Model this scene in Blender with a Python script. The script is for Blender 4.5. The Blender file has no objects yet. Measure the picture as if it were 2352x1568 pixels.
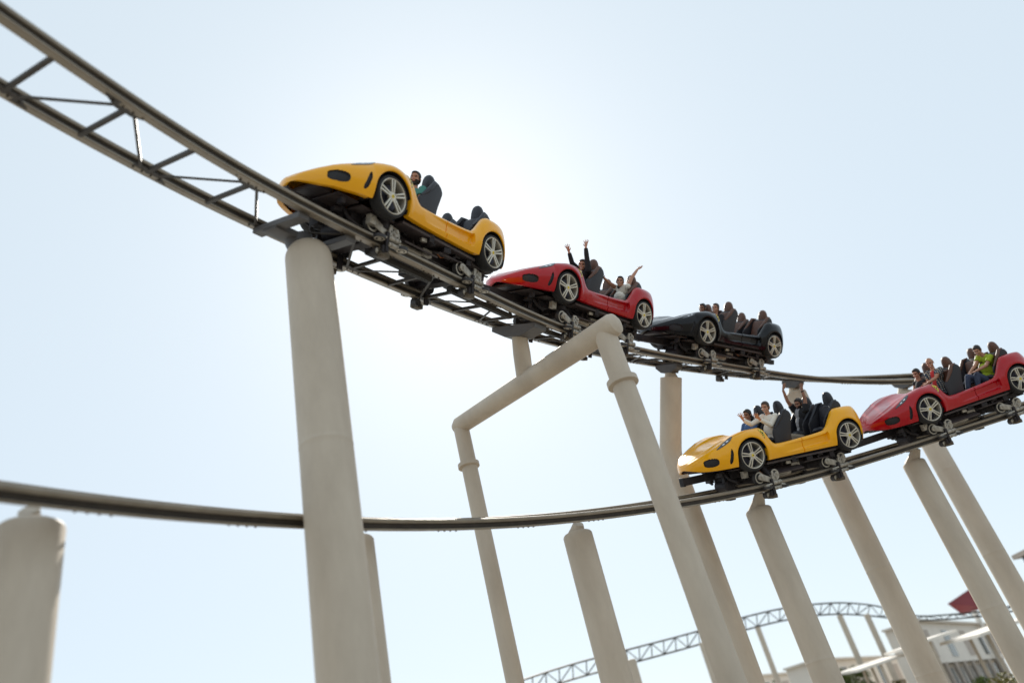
import bpy, bmesh, math, random
import numpy as np
from mathutils import Vector, Matrix
random.seed(7); RNG = np.random.RandomState(3)
S = bpy.context.scene
COL = bpy.context.scene.collection
PI = math.pi
A_ = lambda *v: np.array(v, float)

# ------------------------------------------------------------------ camera model
FPX = 1733.0; W0, H0 = 2352.0, 1568.2
TH = math.radians(31.8)
_r = A_(-.2513, .968); _r /= np.linalg.norm(_r)
UPc = A_(_r[0]*math.cos(TH), _r[1]*math.cos(TH), -math.sin(TH))
FWc = A_(0, 0, -1); FHc = FWc-(FWc@UPc)*UPc; FHc /= np.linalg.norm(FHc); RTc = np.cross(FHc, UPc)
CM = np.array([RTc, FHc, UPc])
EYE = A_(0, 0, 1.7)
def at(px, py, d):                      # a pixel of the 2352-wide photograph at a depth
    return CM@(A_((px-W0/2)/FPX, -(py-H0/2)/FPX, -1)*d)+EYE
def proj(p):
    c = CM.T@(np.asarray(p, float)-EYE)
    return A_(W0/2+FPX*c[0]/-c[2], H0/2-FPX*c[1]/-c[2]), -c[2]

cd = bpy.data.cameras.new('camera'); cam = bpy.data.objects.new('camera', cd); COL.objects.link(cam)
M3 = Matrix(CM.tolist())
cam.matrix_world = Matrix.Translation(EYE.tolist()) @ M3.to_4x4()
cd.sensor_width = 36; cd.lens = 36*FPX/W0; cd.clip_start = .1; cd.clip_end = 6000
cd.dof.use_dof = True; cd.dof.focus_distance = 15.5; cd.dof.aperture_fstop = .34
S.camera = cam

# ------------------------------------------------------------------ materials
def nmat(name, col, rough=.5, metal=0., coat=0., noise=0., nscale=8., bump=0., bscale=40., spec=.5, col2=None, sss=0., stretch=None, sheen=0.):
    m = bpy.data.materials.new(name); m.use_nodes = True
    nt = m.node_tree; b = nt.nodes['Principled BSDF']
    b.inputs['Base Color'].default_value = (*col, 1); b.inputs['Roughness'].default_value = rough
    b.inputs['Metallic'].default_value = metal; b.inputs['Coat Weight'].default_value = coat
    b.inputs['Coat Roughness'].default_value = .10; b.inputs['Specular IOR Level'].default_value = spec
    if sss:
        b.inputs['Subsurface Weight'].default_value = sss; b.inputs['Subsurface Radius'].default_value = (.02, .008, .004)
    if sheen: b.inputs['Sheen Weight'].default_value = sheen
    tc = nt.nodes.new('ShaderNodeTexCoord'); src = tc.outputs['Object']
    if stretch:
        mp = nt.nodes.new('ShaderNodeMapping'); mp.inputs['Scale'].default_value = stretch
        nt.links.new(src, mp.inputs['Vector']); src = mp.outputs['Vector']
    if noise or col2:
        n = nt.nodes.new('ShaderNodeTexNoise'); n.inputs['Scale'].default_value = nscale; n.inputs['Detail'].default_value = 8; n.inputs['Roughness'].default_value = .65
        nt.links.new(src, n.inputs['Vector'])
        r = nt.nodes.new('ShaderNodeValToRGB'); r.color_ramp.elements[0].position = .3; r.color_ramp.elements[1].position = .72
        c2 = col2 or tuple(c*(1-noise) for c in col)
        r.color_ramp.elements[0].color = (*c2, 1); r.color_ramp.elements[1].color = (*col, 1)
        nt.links.new(n.outputs['Fac'], r.inputs['Fac']); nt.links.new(r.outputs['Color'], b.inputs['Base Color'])
        mr = nt.nodes.new('ShaderNodeMapRange'); mr.inputs['To Min'].default_value = min(1, rough*1.25); mr.inputs['To Max'].default_value = rough*.85
        nt.links.new(n.outputs['Fac'], mr.inputs['Value']); nt.links.new(mr.outputs['Result'], b.inputs['Roughness'])
    if bump:
        n2 = nt.nodes.new('ShaderNodeTexNoise'); n2.inputs['Scale'].default_value = bscale; n2.inputs['Detail'].default_value = 6
        bp = nt.nodes.new('ShaderNodeBump'); bp.inputs['Strength'].default_value = bump; bp.inputs['Distance'].default_value = .01
        nt.links.new(src, n2.inputs['Vector']); nt.links.new(n2.outputs['Fac'], bp.inputs['Height']); nt.links.new(bp.outputs['Normal'], b.inputs['Normal'])
    return m
M = {}
M['yellow'] = nmat('yellow_paint', (.96, .44, .004), .28, coat=.5, spec=.2, bump=.02, bscale=6)
M['red'] = nmat('red_paint', (.42, .002, .008), .28, coat=.5, spec=.2, bump=.02, bscale=6)
M['black'] = nmat('black_paint', (.005, .005, .007), .22, coat=.3, spec=.15, bump=.02, bscale=6)
M['grille'] = nmat('dark_grille', (.010, .010, .014), .5, bump=.5, bscale=90)
M['inner'] = nmat('dark_liner', (.016, .014, .018), .7, noise=.4)
M['tyre'] = nmat('tyre_rubber', (.018, .018, .020), .75, bump=.2, bscale=60)
M['rim'] = nmat('rim_silver', (.70, .65, .55), .34, metal=.55, noise=.25, nscale=12)
M['disc'] = nmat('brake_disc', (.05, .05, .07), .5, metal=.6)
M['seatblk'] = nmat('black_leather', (.018, .019, .028), .42, bump=.3, bscale=120, noise=.2)
M['seatshell'] = nmat('seat_shell', (.016, .016, .022), .5, bump=.1, bscale=60)
M['seatbrn'] = nmat('brown_leather', (.13, .055, .033), .45, bump=.3, bscale=120, noise=.3)
M['chassis'] = nmat('chassis_steel', (.035, .028, .030), .6, metal=.2, noise=.6, nscale=9, col2=(.012, .010, .014))
M['panel'] = nmat('underbody_panel', (.085, .065, .062), .6, noise=.5, nscale=5, col2=(.04, .03, .034))
M['bogie'] = nmat('bogie_metal', (.55, .51, .44), .42, metal=.35, noise=.6, nscale=10, col2=(.27, .245, .21))
M['bogiebrn'] = nmat('bogie_brown', (.15, .115, .075), .5, metal=.4, noise=.6, nscale=20, col2=(.06, .045, .03))
M['roller'] = nmat('roller_rubber', (.035, .033, .036), .55)
M['greyroll'] = nmat('roller_face', (.62, .58, .50), .4, metal=.45, noise=.5, nscale=25, col2=(.36, .33, .28))
M['rail'] = nmat('rail_steel', (.33, .285, .225), .34, metal=.45, noise=.35, nscale=3, stretch=(1, 1, 1), col2=(.22, .185, .145), bump=.05, bscale=50)
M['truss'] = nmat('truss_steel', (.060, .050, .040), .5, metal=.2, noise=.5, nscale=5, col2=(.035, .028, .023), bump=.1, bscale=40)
M['arm'] = nmat('grey_arm_paint', (.105, .10, .10), .5, noise=.2, nscale=4)
M['column'] = nmat('column_paint', (.61, .525, .42), .55, noise=.13, nscale=1.6, stretch=(1, 1, .35), bump=.15, bscale=30, col2=(.47, .395, .31))
M['fin'] = nmat('conductor_bar', (.05, .045, .04), .45, metal=.3)
M['yellowhub'] = nmat('hub_yellow', (.88, .66, .05), .4)
M['emblack'] = nmat('emblem_black', (.01, .01, .01), .5)
M['lens'] = nmat('headlight_glass', (.045, .05, .065), .08, coat=1, noise=.5, nscale=30)
M['lampbright'] = nmat('headlight_reflector', (.8, .8, .8), .15, metal=.9)
M['skin'] = nmat('skin', (.50, .25, .16), .5, sss=.08, noise=.12, nscale=20)
M['skindark'] = nmat('skin_tan', (.33, .155, .095), .5, sss=.06, noise=.12, nscale=20)
M['hairdark'] = nmat('dark_hair', (.018, .012, .010), .55, bump=.7, bscale=90)
M['hairbrown'] = nmat('brown_hair', (.05, .028, .018), .5, bump=.7, bscale=90)
M['stubble'] = nmat('cropped_hair', (.13, .075, .055), .6, noise=.3, nscale=60)
M['white_cloth'] = nmat('white_cloth', (.80, .76, .68), .8, bump=.6, bscale=16, noise=.06)
M['black_cloth'] = nmat('black_cloth', (.014, .014, .018), .85, bump=.4, bscale=16)
M['blue_cloth'] = nmat('blue_cloth', (.06, .13, .30), .8, bump=.4, bscale=16)
M['teal_cloth'] = nmat('teal_cloth', (.055, .22, .19), .8, bump=.4, bscale=16)
M['green_cloth'] = nmat('green_cloth', (.33, .42, .015), .8, bump=.5, bscale=16)
M['grey_cloth'] = nmat('grey_cloth', (.32, .32, .34), .8, bump=.4, bscale=16)
M['red_cloth'] = nmat('red_cloth', (.55, .03, .03), .8, bump=.4, bscale=16)
M['denim'] = nmat('denim', (.075, .095, .16), .8, bump=.4, bscale=30, noise=.3, nscale=14)
M['khaki'] = nmat('khaki', (.33, .27, .20), .8, bump=.4, bscale=20)
M['eye'] = nmat('eye_dark', (.02, .012, .01), .3)
M['teeth'] = nmat('teeth', (.75, .70, .62), .3)
M['lip'] = nmat('lips', (.30, .09, .07), .45)
M['foliage'] = nmat('foliage', (.11, .15, .018), .6, noise=.5, nscale=.9)
M['foliage2'] = nmat('foliage_dry', (.20, .17, .025), .6, noise=.5, nscale=.9)
M['bark'] = nmat('bark', (.12, .08, .05), .9, noise=.4)
M['white_wall'] = nmat('white_render', (.80, .74, .66), .7, noise=.1, nscale=.5)
M['beige_wall'] = nmat('beige_render', (.50, .43, .37), .7, noise=.15, nscale=.5)
M['glass'] = nmat('grey_glazing', (.10, .11, .11), .15, noise=.3, nscale=.7)
M['redroof'] = nmat('dark_red_panel', (.20, .028, .035), .5, noise=.2, nscale=.6)
M['ground'] = nmat('pale_paving', (.30, .27, .225), .8, noise=.25, nscale=.25, bump=.2, bscale=6)
M['orange_cable'] = nmat('orange_cable', (.45, .14, .03), .5)

def plaid():
    m = nmat('plaid_cloth', (.03, .05, .10), .85); nt = m.node_tree; b = nt.nodes['Principled BSDF']
    tc = nt.nodes.new('ShaderNodeTexCoord')
    def wave(ax, sc):
        w = nt.nodes.new('ShaderNodeTexWave'); w.bands_direction = ax; w.inputs['Scale'].default_value = sc; w.inputs['Distortion'].default_value = .4
        nt.links.new(tc.outputs['Object'], w.inputs['Vector'])
        g = nt.nodes.new('ShaderNodeMath'); g.operation = 'GREATER_THAN'; g.inputs[1].default_value = .52
        nt.links.new(w.outputs['Fac'], g.inputs[0]); return g.outputs[0]
    a, c = wave('X', 6.5), wave('Z', 6.5)
    ad = nt.nodes.new('ShaderNodeMath'); ad.operation = 'ADD'; nt.links.new(a, ad.inputs[0]); nt.links.new(c, ad.inputs[1])
    dv = nt.nodes.new('ShaderNodeMath'); dv.operation = 'MULTIPLY'; dv.inputs[1].default_value = .5; nt.links.new(ad.outputs[0], dv.inputs[0])
    r = nt.nodes.new('ShaderNodeValToRGB'); r.color_ramp.interpolation = 'CONSTANT'
    e = r.color_ramp.elements; e[0].color = (.012, .03, .06, 1); e[1].position = .4; e[1].color = (.035, .06, .10, 1)
    x = e.new(.9); x.color = (.55, .47, .33, 1)
    nt.links.new(dv.outputs[0], r.inputs['Fac']); nt.links.new(r.outputs['Color'], b.inputs['Base Color'])
    return m
M['plaid'] = plaid()

# ------------------------------------------------------------------ object helpers
def link(name, me, parent=None, mats=None, matrix=None):
    o = bpy.data.objects.new(name, me); COL.objects.link(o)
    if parent is not None: o.parent = parent
    if matrix is not None: o.matrix_local = matrix
    if mats:
        for m in mats: me.materials.append(M[m] if isinstance(m, str) else m)
    return o
def tag(o, label, cat, group=None, kind=None):
    o['label'] = label; o['category'] = cat
    if group: o['group'] = group
    o['kind'] = kind or 'thing'
    return o
def empty(name, loc=(0, 0, 0), matrix=None):
    o = bpy.data.objects.new(name, None); COL.objects.link(o); o.empty_display_size = .2
    if matrix is not None: o.matrix_world = matrix
    else: o.location = tuple(loc)
    return o
def mesh(name, V, F, fm=None, smooth=True, weld=0):
    me = bpy.data.meshes.new(name); me.from_pydata([tuple(v) for v in V], [], [tuple(f) for f in F])
    if weld:
        b = bmesh.new(); b.from_mesh(me); bmesh.ops.remove_doubles(b, verts=b.verts, dist=weld); b.to_mesh(me); b.free(); fm = None
    if fm is not None: me.polygons.foreach_set('material_index', fm)
    if smooth: me.polygons.foreach_set('use_smooth', [True]*len(me.polygons))
    me.update(); return me
class MB:                                 # mesh collector
    def __init__(s): s.V = []; s.F = []; s.m = []; s.cur = 0
    def add(s, V, F):
        o = len(s.V); s.V += [tuple(map(float, v)) for v in V]; s.F += [tuple(i+o for i in f) for f in F]; s.m += [s.cur]*len(F); return s
    def box(s, c, h, R=None, bev=0.):     # centre, half sizes, 3x3 rotation (columns)
        c = np.asarray(c, float); h = np.asarray(h, float); R = np.eye(3) if R is None else np.asarray(R, float)
        if bev <= 0:
            P = [c+R@(h*A_(x, y, z)) for x in (-1, 1) for y in (-1, 1) for z in (-1, 1)]
            return s.add(P, [(0, 1, 3, 2), (4, 6, 7, 5), (0, 4, 5, 1), (2, 3, 7, 6), (0, 2, 6, 4), (1, 5, 7, 3)])
        b = bmesh.new(); bmesh.ops.create_cube(b, size=2)
        for v in b.verts: v.co = Vector((v.co.x*h[0], v.co.y*h[1], v.co.z*h[2]))
        bmesh.ops.bevel(b, geom=b.edges[:], offset=bev, segments=2, affect='EDGES', profile=.6)
        P = [c+R@A_(*v.co) for v in b.verts]; b.verts.index_update(); F = [[v.index for v in f.verts] for f in b.faces]; b.free()
        return s.add(P, F)
    def tube(s, pts, r, n=16, cap=True):  # r: number or list
        pts = [np.asarray(p, float) for p in pts]; k = len(pts)
        rr = [r]*k if np.isscalar(r) else list(r)
        T = [pts[min(i+1, k-1)]-pts[max(i-1, 0)] for i in range(k)]; T = [t/(np.linalg.norm(t)+1e-12) for t in T]
        u = np.cross(T[0], A_(0, 0, 1)); 
        if np.linalg.norm(u) < 1e-3: u = np.cross(T[0], A_(1, 0, 0))
        u /= np.linalg.norm(u); V = []; F = []
        for i in range(k):
            u = u-(u@T[i])*T[i]; u /= np.linalg.norm(u)+1e-12; w = np.cross(T[i], u)
            V += [pts[i]+rr[i]*(math.cos(2*PI*j/n)*u+math.sin(2*PI*j/n)*w) for j in range(n)]
        for i in range(k-1):
            F += [(i*n+j, i*n+(j+1) % n, (i+1)*n+(j+1) % n, (i+1)*n+j) for j in range(n)]
        if cap: F += [tuple(range(n-1, -1, -1)), tuple((k-1)*n+j for j in range(n))]
        return s.add(V, F)
    def disc(s, c, ax, prof, n=24):       # lathe: prof = [(axial, radius)...]
        c = np.asarray(c, float); ax = np.asarray(ax, float); ax /= np.linalg.norm(ax)
        u = np.cross(ax, A_(0, 0, 1)) if abs(ax[2]) < .9 else np.cross(ax, A_(1, 0, 0)); u /= np.linalg.norm(u); w = np.cross(ax, u)
        V = [c+ax*a+r*(math.cos(2*PI*j/n)*u+math.sin(2*PI*j/n)*w) for a, r in prof for j in range(n)]; k = len(prof)
        F = [(i*n+j, i*n+(j+1) % n, (i+1)*n+(j+1) % n, (i+1)*n+j) for i in range(k-1) for j in range(n)]
        F += [tuple(range(n-1, -1, -1)), tuple((k-1)*n+j for j in range(n))]
        return s.add(V, F)
    def ell(s, c, r, R=None, n=14):
        c = np.asarray(c, float); r = np.asarray(r, float)*np.ones(3); R = np.eye(3) if R is None else R
        V = []; F = []; k = n//2+2
        for i in range(k):
            t = PI*(i+.02)/(k-1+.04)
            V += [c+R@(r*A_(math.sin(t)*math.cos(2*PI*j/n), math.sin(t)*math.sin(2*PI*j/n), math.cos(t))) for j in range(n)]
        F = [(i*n+j, (i+1)*n+j, (i+1)*n+(j+1) % n, i*n+(j+1) % n) for i in range(k-1) for j in range(n)]
        F += [tuple(range(n)), tuple((k-1)*n+j for j in range(n-1, -1, -1))]
        return s.add(V, F)
    def prism(s, poly, y0, y1):           # xz polygon extruded along y
        n = len(poly); V = [(x, y0, z) for x, z in poly]+[(x, y1, z) for x, z in poly]
        F = [(i, (i+1) % n, n+(i+1) % n, n+i) for i in range(n)]+[tuple(range(n-1, -1, -1)), tuple(range(n, 2*n))]
        return s.add(V, F)
    def mesh(s, name, smooth=True): 
        me = mesh(name, s.V, s.F, s.m, smooth)
        return me
    def obj(s, name, mats, parent=None, smooth=True, bevel=0, auto=True, matrix=None):
        me = s.mesh(name, smooth)
        b = bmesh.new(); b.from_mesh(me); bmesh.ops.recalc_face_normals(b, faces=b.faces)
        if smooth and auto:
            for e in b.edges:
                if len(e.link_faces) == 2 and e.calc_face_angle(0) > .6: e.smooth = False
        b.to_mesh(me); b.free()
        return link(name, me, parent, mats if isinstance(mats, (list, tuple)) else [mats], matrix)
def basis(x, up=(0, 0, 1)):               # columns x,y,z with x along given
    x = np.asarray(x, float); x = x/np.linalg.norm(x); y = np.cross(up, x)
    if np.linalg.norm(y) < 1e-5: y = np.cross((0, 1, 0), x)
    y /= np.linalg.norm(y); return np.stack([x, y, np.cross(x, y)], 1)
def hermite(keys, x):                     # smooth interpolation of (x, v...) rows
    K = np.array(sorted(keys), float); X = K[:, 0]; Y = K[:, 1]
    d = np.diff(Y)/np.diff(X); m = np.zeros(len(X)); m[0] = d[0]; m[-1] = d[-1]
    for i in range(1, len(X)-1): m[i] = 0 if d[i-1]*d[i] <= 0 else 2*d[i-1]*d[i]/(d[i-1]+d[i])
    x = np.clip(x, X[0], X[-1]); i = int(np.clip(np.searchsorted(X, x)-1, 0, len(X)-2)); h = X[i+1]-X[i]; s = (x-X[i])/h
    return (2*s**3-3*s*s+1)*Y[i]+(s**3-2*s*s+s)*h*m[i]+(-2*s**3+3*s*s)*Y[i+1]+(s**3-s*s)*h*m[i+1]

# ------------------------------------------------------------------ sky, sun, exposure
SUN = CM@A_(-.09, .15, -1.0); SUN /= np.linalg.norm(SUN)
SEL = math.asin(SUN[2]); SAZ = math.atan2(SUN[0], SUN[1])
w = bpy.data.worlds.new('World'); S.world = w; w.use_nodes = True
nt = w.node_tree; bg = nt.nodes['Background']; bg.inputs['Strength'].default_value = .12
sky = nt.nodes.new('ShaderNodeTexSky'); sky.sky_type = 'NISHITA'; sky.sun_disc = False
sky.sun_elevation = SEL; sky.sun_rotation = SAZ; sky.altitude = 0; sky.air_density = 1.0; sky.dust_density = 1.0; sky.ozone_density = 1.2
hz = nt.nodes.new('ShaderNodeMix'); hz.data_type = 'RGBA'; hz.blend_type = 'MIX'; hz.inputs['Factor'].default_value = .82
hz.inputs['B'].default_value = (5.2, 5.95, 6.4, 1)      # thin bright desert haze over the whole sky
nt.links.new(sky.outputs['Color'], hz.inputs['A']); nt.links.new(hz.outputs['Result'], bg.inputs['Color'])
ld = bpy.data.lights.new('sun', 'SUN'); ld.energy = 3.6; ld.angle = math.radians(.53); ld.color = (1, .94, .84)
lo = bpy.data.objects.new('sun', ld); COL.objects.link(lo); lo.rotation_euler = Vector((-SUN).tolist()).to_track_quat('-Z', 'Y').to_euler()
S.view_settings.view_transform = 'Standard'; S.view_settings.look = 'None'; S.view_settings.exposure = .32; S.view_settings.gamma = 1
S.cycles.use_denoising = True; S.cycles.max_bounces = 8; S.cycles.diffuse_bounces = 4

# ------------------------------------------------------------------ ground
g = MB(); N_ = 40
xs = [-3000+i*150 for i in range(41)]
g.add([(x, y, 0) for y in xs for x in xs], [(j*41+i, j*41+i+1, (j+1)*41+i+1, (j+1)*41+i) for j in range(40) for i in range(40)])
o = g.obj('ground', 'ground'); tag(o, 'pale paved ground under the ride', 'ground', kind='structure')

# ------------------------------------------------------------------ tracks
TR = {'U': ([[-4.57, 3.507, 8.468, .266], [-3.209, 6.377, 8.504, .361], [-1.265, 9.748, 8.707, .371], [1.621, 14.161, 9.191, .481], [5.272, 17.88, 9.507, .488], [8.55, 20.448, 9.622, .586], [11.767, 22.402, 9.739, .672]], .5466, -.7611),
      'D': ([[-4.97, 4.361, 4.009, .476], [-3.57, 7.772, 4.365, .44], [-.258, 12.559, 4.987, .378], [5.193, 16.534, 5.768, .382], [10.155, 18.081, 6.388, .347], [13.423, 18.459, 6.704, .377]], .5699, -.7549)}
def extend(nodes, n0, n1, L=3.2):
    P = [A_(*p) for p in nodes]
    for _ in range(n0):                   # keep on turning at the same rate
        a = P[0][:3]-P[1][:3]; b = P[1][:3]-P[2][:3]; a /= np.linalg.norm(a); b /= np.linalg.norm(b); t = a+(a-b)*.8; t /= np.linalg.norm(t)
        P.insert(0, np.append(P[0][:3]+t*L, P[0][3]))
    for _ in range(n1):
        a = P[-1][:3]-P[-2][:3]; b = P[-2][:3]-P[-3][:3]; a /= np.linalg.norm(a); b /= np.linalg.norm(b); t = a+(a-b)*.8; t /= np.linalg.norm(t)
        P.append(np.append(P[-1][:3]+t*L, P[-1][3]))
    return np.array(P)
def catmull(Pn, n=24):
    d = np.linalg.norm(np.diff(Pn[:, :3], axis=0), axis=1); m = np.zeros_like(Pn); out = []
    for i in range(1, len(Pn)-1):
        a = (Pn[i]-Pn[i-1])/d[i-1]; b = (Pn[i+1]-Pn[i])/d[i]; m[i] = (a*d[i]+b*d[i-1])/(d[i]+d[i-1])
    m[0] = 1.5*(Pn[1]-Pn[0])/d[0]-.5*m[1]; m[-1] = 1.5*(Pn[-1]-Pn[-2])/d[-1]-.5*m[-2]
    for i in range(len(Pn)-1):
        h = d[i]
        for k in range(n):
            s = k/n; out.append((2*s**3-3*s*s+1)*Pn[i]+(s**3-2*s*s+s)*h*m[i]+(-2*s**3+3*s*s)*Pn[i+1]+(s**3-s*s)*h*m[i+1])
    out.append(Pn[-1]); return np.array(out)
def tframe(t, bank):                      # forward (train heading), left, up
    x = -t/np.linalg.norm(t); y = np.cross((0, 0, 1), x); y /= np.linalg.norm(y); u = np.cross(x, y)
    return x, y*math.cos(bank)-u*math.sin(bank), u*math.cos(bank)+y*math.sin(bank)
class Track:
    def __init__(s, nodes, g, zr):
        c = catmull(nodes); s.p = c[:, :3]+EYE; s.b = c[:, 3]; s.g = g; s.zr = zr
        T = np.gradient(s.p, axis=0); s.fr = [tframe(t, b) for t, b in zip(T, s.b)]
        s.s = np.concatenate([[0], np.cumsum(np.linalg.norm(np.diff(s.p, axis=0), axis=1))])
    def get(s, q):                        # centre at rail level, fwd, left, up
        i = int(np.clip(np.searchsorted(s.s, q)-1, 0, len(s.p)-2)); t = np.clip((q-s.s[i])/(s.s[i+1]-s.s[i]), 0, 1)
        F = [(1-t)*a+t*b for a, b in zip(s.fr[i], s.fr[i+1])]; F = [f/np.linalg.norm(f) for f in F]
        return (1-t)*s.p[i]+t*s.p[i+1]+F[2]*s.zr, F[0], F[1], F[2]
    def find(s, px):                      # arc length whose centre is seen at image column px
        best = None
        for q in np.arange(0, s.s[-1], .05):
            c = s.get(q)[0]; p, d = proj(c)
            if d > 1 and (best is None or abs(p[0]-px) < best[0]): best = (abs(p[0]-px), q, d)
        return best[1], best[2]
RAILP = [(-.050, .095), (.050, .095), (.068, .078), (.072, .052), (.066, .030), (.034, .022), (.026, .010), (.026, -.040), (.050, -.050), (.070, -.058), (.072, -.078), (.058, -.092), (-.058, -.092), (-.072, -.078), (-.070, -.058), (-.050, -.050), (-.026, -.040), (-.026, .010), (-.034, .022), (-.066, .030), (-.072, .052), (-.068, .078)]
RAILP = [(a*.95, b*.87) for a, b in RAILP]
def sweep(tr, off, prof, q0, q1, step=.15, oz=0.):
    V = []; F = []; n = len(prof); qs = np.arange(q0, q1+1e-6, step); k = len(qs)
    for q in qs:
        c, f, l, u = tr.get(q); c = c+l*off+u*oz
        V += [c+l*a+u*b for a, b in prof]
    F = [(i*n+j, i*n+(j+1) % n, (i+1)*n+(j+1) % n, (i+1)*n+j) for i in range(k-1) for j in range(n)]
    F += [tuple(range(n)), tuple((k-1)*n+j for j in range(n-1, -1, -1))]
    return V, F
UT = Track(extend(TR['U'][0], 3, 4), TR['U'][1], TR['U'][2])
DT = Track(extend(TR['D'][0], 3, 4), TR['D'][1], TR['D'][2])
TIE = .86
def build_track(tr, label, q_tie0, ties=True):
    base = tr.get(0)[0]; base = A_(base[0], base[1], 0)
    root = empty('coaster_track', base); tag(root, label, 'roller coaster track', 'banked tracks of the ride')
    inv = Matrix.Translation((-base).tolist())
    L = tr.s[-1]
    for sg in (1, -1):
        m = MB(); m.add(*sweep(tr, sg*tr.g, RAILP, 0, L)); nn = len(RAILP); m.m = [1 if i % nn in (5, 6, 7, 15, 16, 17) else 0 for i in range(len(m.F))]; m.obj('rail', ['rail', 'truss'], root, matrix=inv)  # web faces use the dark truss steel: shade of the recess put into colour
    if not ties: return root
    # rungs, gussets, diagonal flats.  gussets alternate from rail to rail
    q = q_tie0 % TIE; k = int(round((q_tie0-q)/TIE)); par = (k % 2); idx = 0
    nodes = []
    while q < L-.1:
        nodes.append((q, (idx+par) % 2)); q += TIE; idx += 1
    for q, near in nodes:
        c, f, l, u = tr.get(q); e = tr.g-.03
        m = MB(); R = np.stack([l, f, u], 1)
        m.box(c-u*.055, (e, .028, .026), R, .006); m.obj('cross_tie', 'truss', root, smooth=False, matrix=inv)
        sg = 1 if near else -1
        gp = [(-.30, 0), (.30, 0), (.27, .045), (.10, .16), (-.10, .16), (-.27, .045)]
        m = MB(); V = []
        for zz in (-.078, -.060):
            for a, b in gp: V.append(c+f*a+l*sg*(tr.g+.02-b)+u*zz)
        n = 6; m.add(V, [(i, (i+1) % n, n+(i+1) % n, n+i) for i in range(n)]+[tuple(range(n-1, -1, -1)), tuple(range(n, 2*n))])
        for a in (-.18, -.06, .06, .18):
            m.disc(c+f*a+l*sg*(tr.g-.04)+u*(-.084), u, [(-.012, .014), (.012, .014)], 8)
        m.obj('gusset_plate', 'truss', root, smooth=False, matrix=inv)
    for (qa, na), (qb, nb) in zip(nodes[:-1], nodes[1:]):
        ca, fa, la, ua = tr.get(qa+.12); cb, fb, lb, ub = tr.get(qb-.12)
        pa = ca+la*(1 if na else -1)*(tr.g-.11)-ua*.07; pb = cb+lb*(1 if nb else -1)*(tr.g-.11)-ub*.07
        R = basis(pb-pa, ua); m = MB(); m.box((pa+pb)/2, (np.linalg.norm(pb-pa)/2, .019, .008), R)
        m.obj('diagonal_brace', 'truss', root, smooth=False, matrix=inv)
    return root
# first rung lies where the photo shows it
def near_q(tr, px, py):
    best = None
    for q in np.arange(0, tr.s[-1], .03):
        c, f, l, u = tr.get(q); p, d = proj(c+l*tr.g)
        e = math.hypot(p[0]-px, p[1]-py)
        if d > 1 and (best is None or e < best[0]): best = (e, q)
    return best[1]
qr = near_q(UT, 192/1.7415, 252/1.7415)
ut = build_track(UT, 'upper banked steel track carrying the yellow, red and black cars', qr)
dt = build_track(DT, 'lower banked steel track curving past the leftmost stub column', near_q(DT, 700, 1197))

def fin(tr, root, qa, qb, off, oz, wd, ht):
    m = MB(); inv = root.matrix_world.inverted(); base = A_(*root.location)
    m.add(*sweep(tr, off, [(-wd, -ht), (wd, -ht), (wd, ht), (-wd, ht)], qa, qb, .2, oz))
    for o2 in (-.035, 0, .035):
        m.add(*sweep(tr, off+o2, [(-.006, -ht-.02), (.006, -ht-.02), (.006, -ht+.004), (-.006, -ht+.004)], qa, qb, .2, oz))
    m.obj('conductor_bar', 'fin', root, smooth=False, matrix=Matrix.Translation((-base).tolist()))
qx = lambda px, py: near_q(UT, px, py)
fin(UT, ut, qx(860, 560), qx(1010, 655), .36, -.10, .055, .035)
fin(UT, ut, qx(1040, 668), qx(1190, 735), .36, -.10, .055, .035)
fin(UT, ut, qx(1250, 765), qx(1420, 800), .36, -.10, .055, .035)

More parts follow.
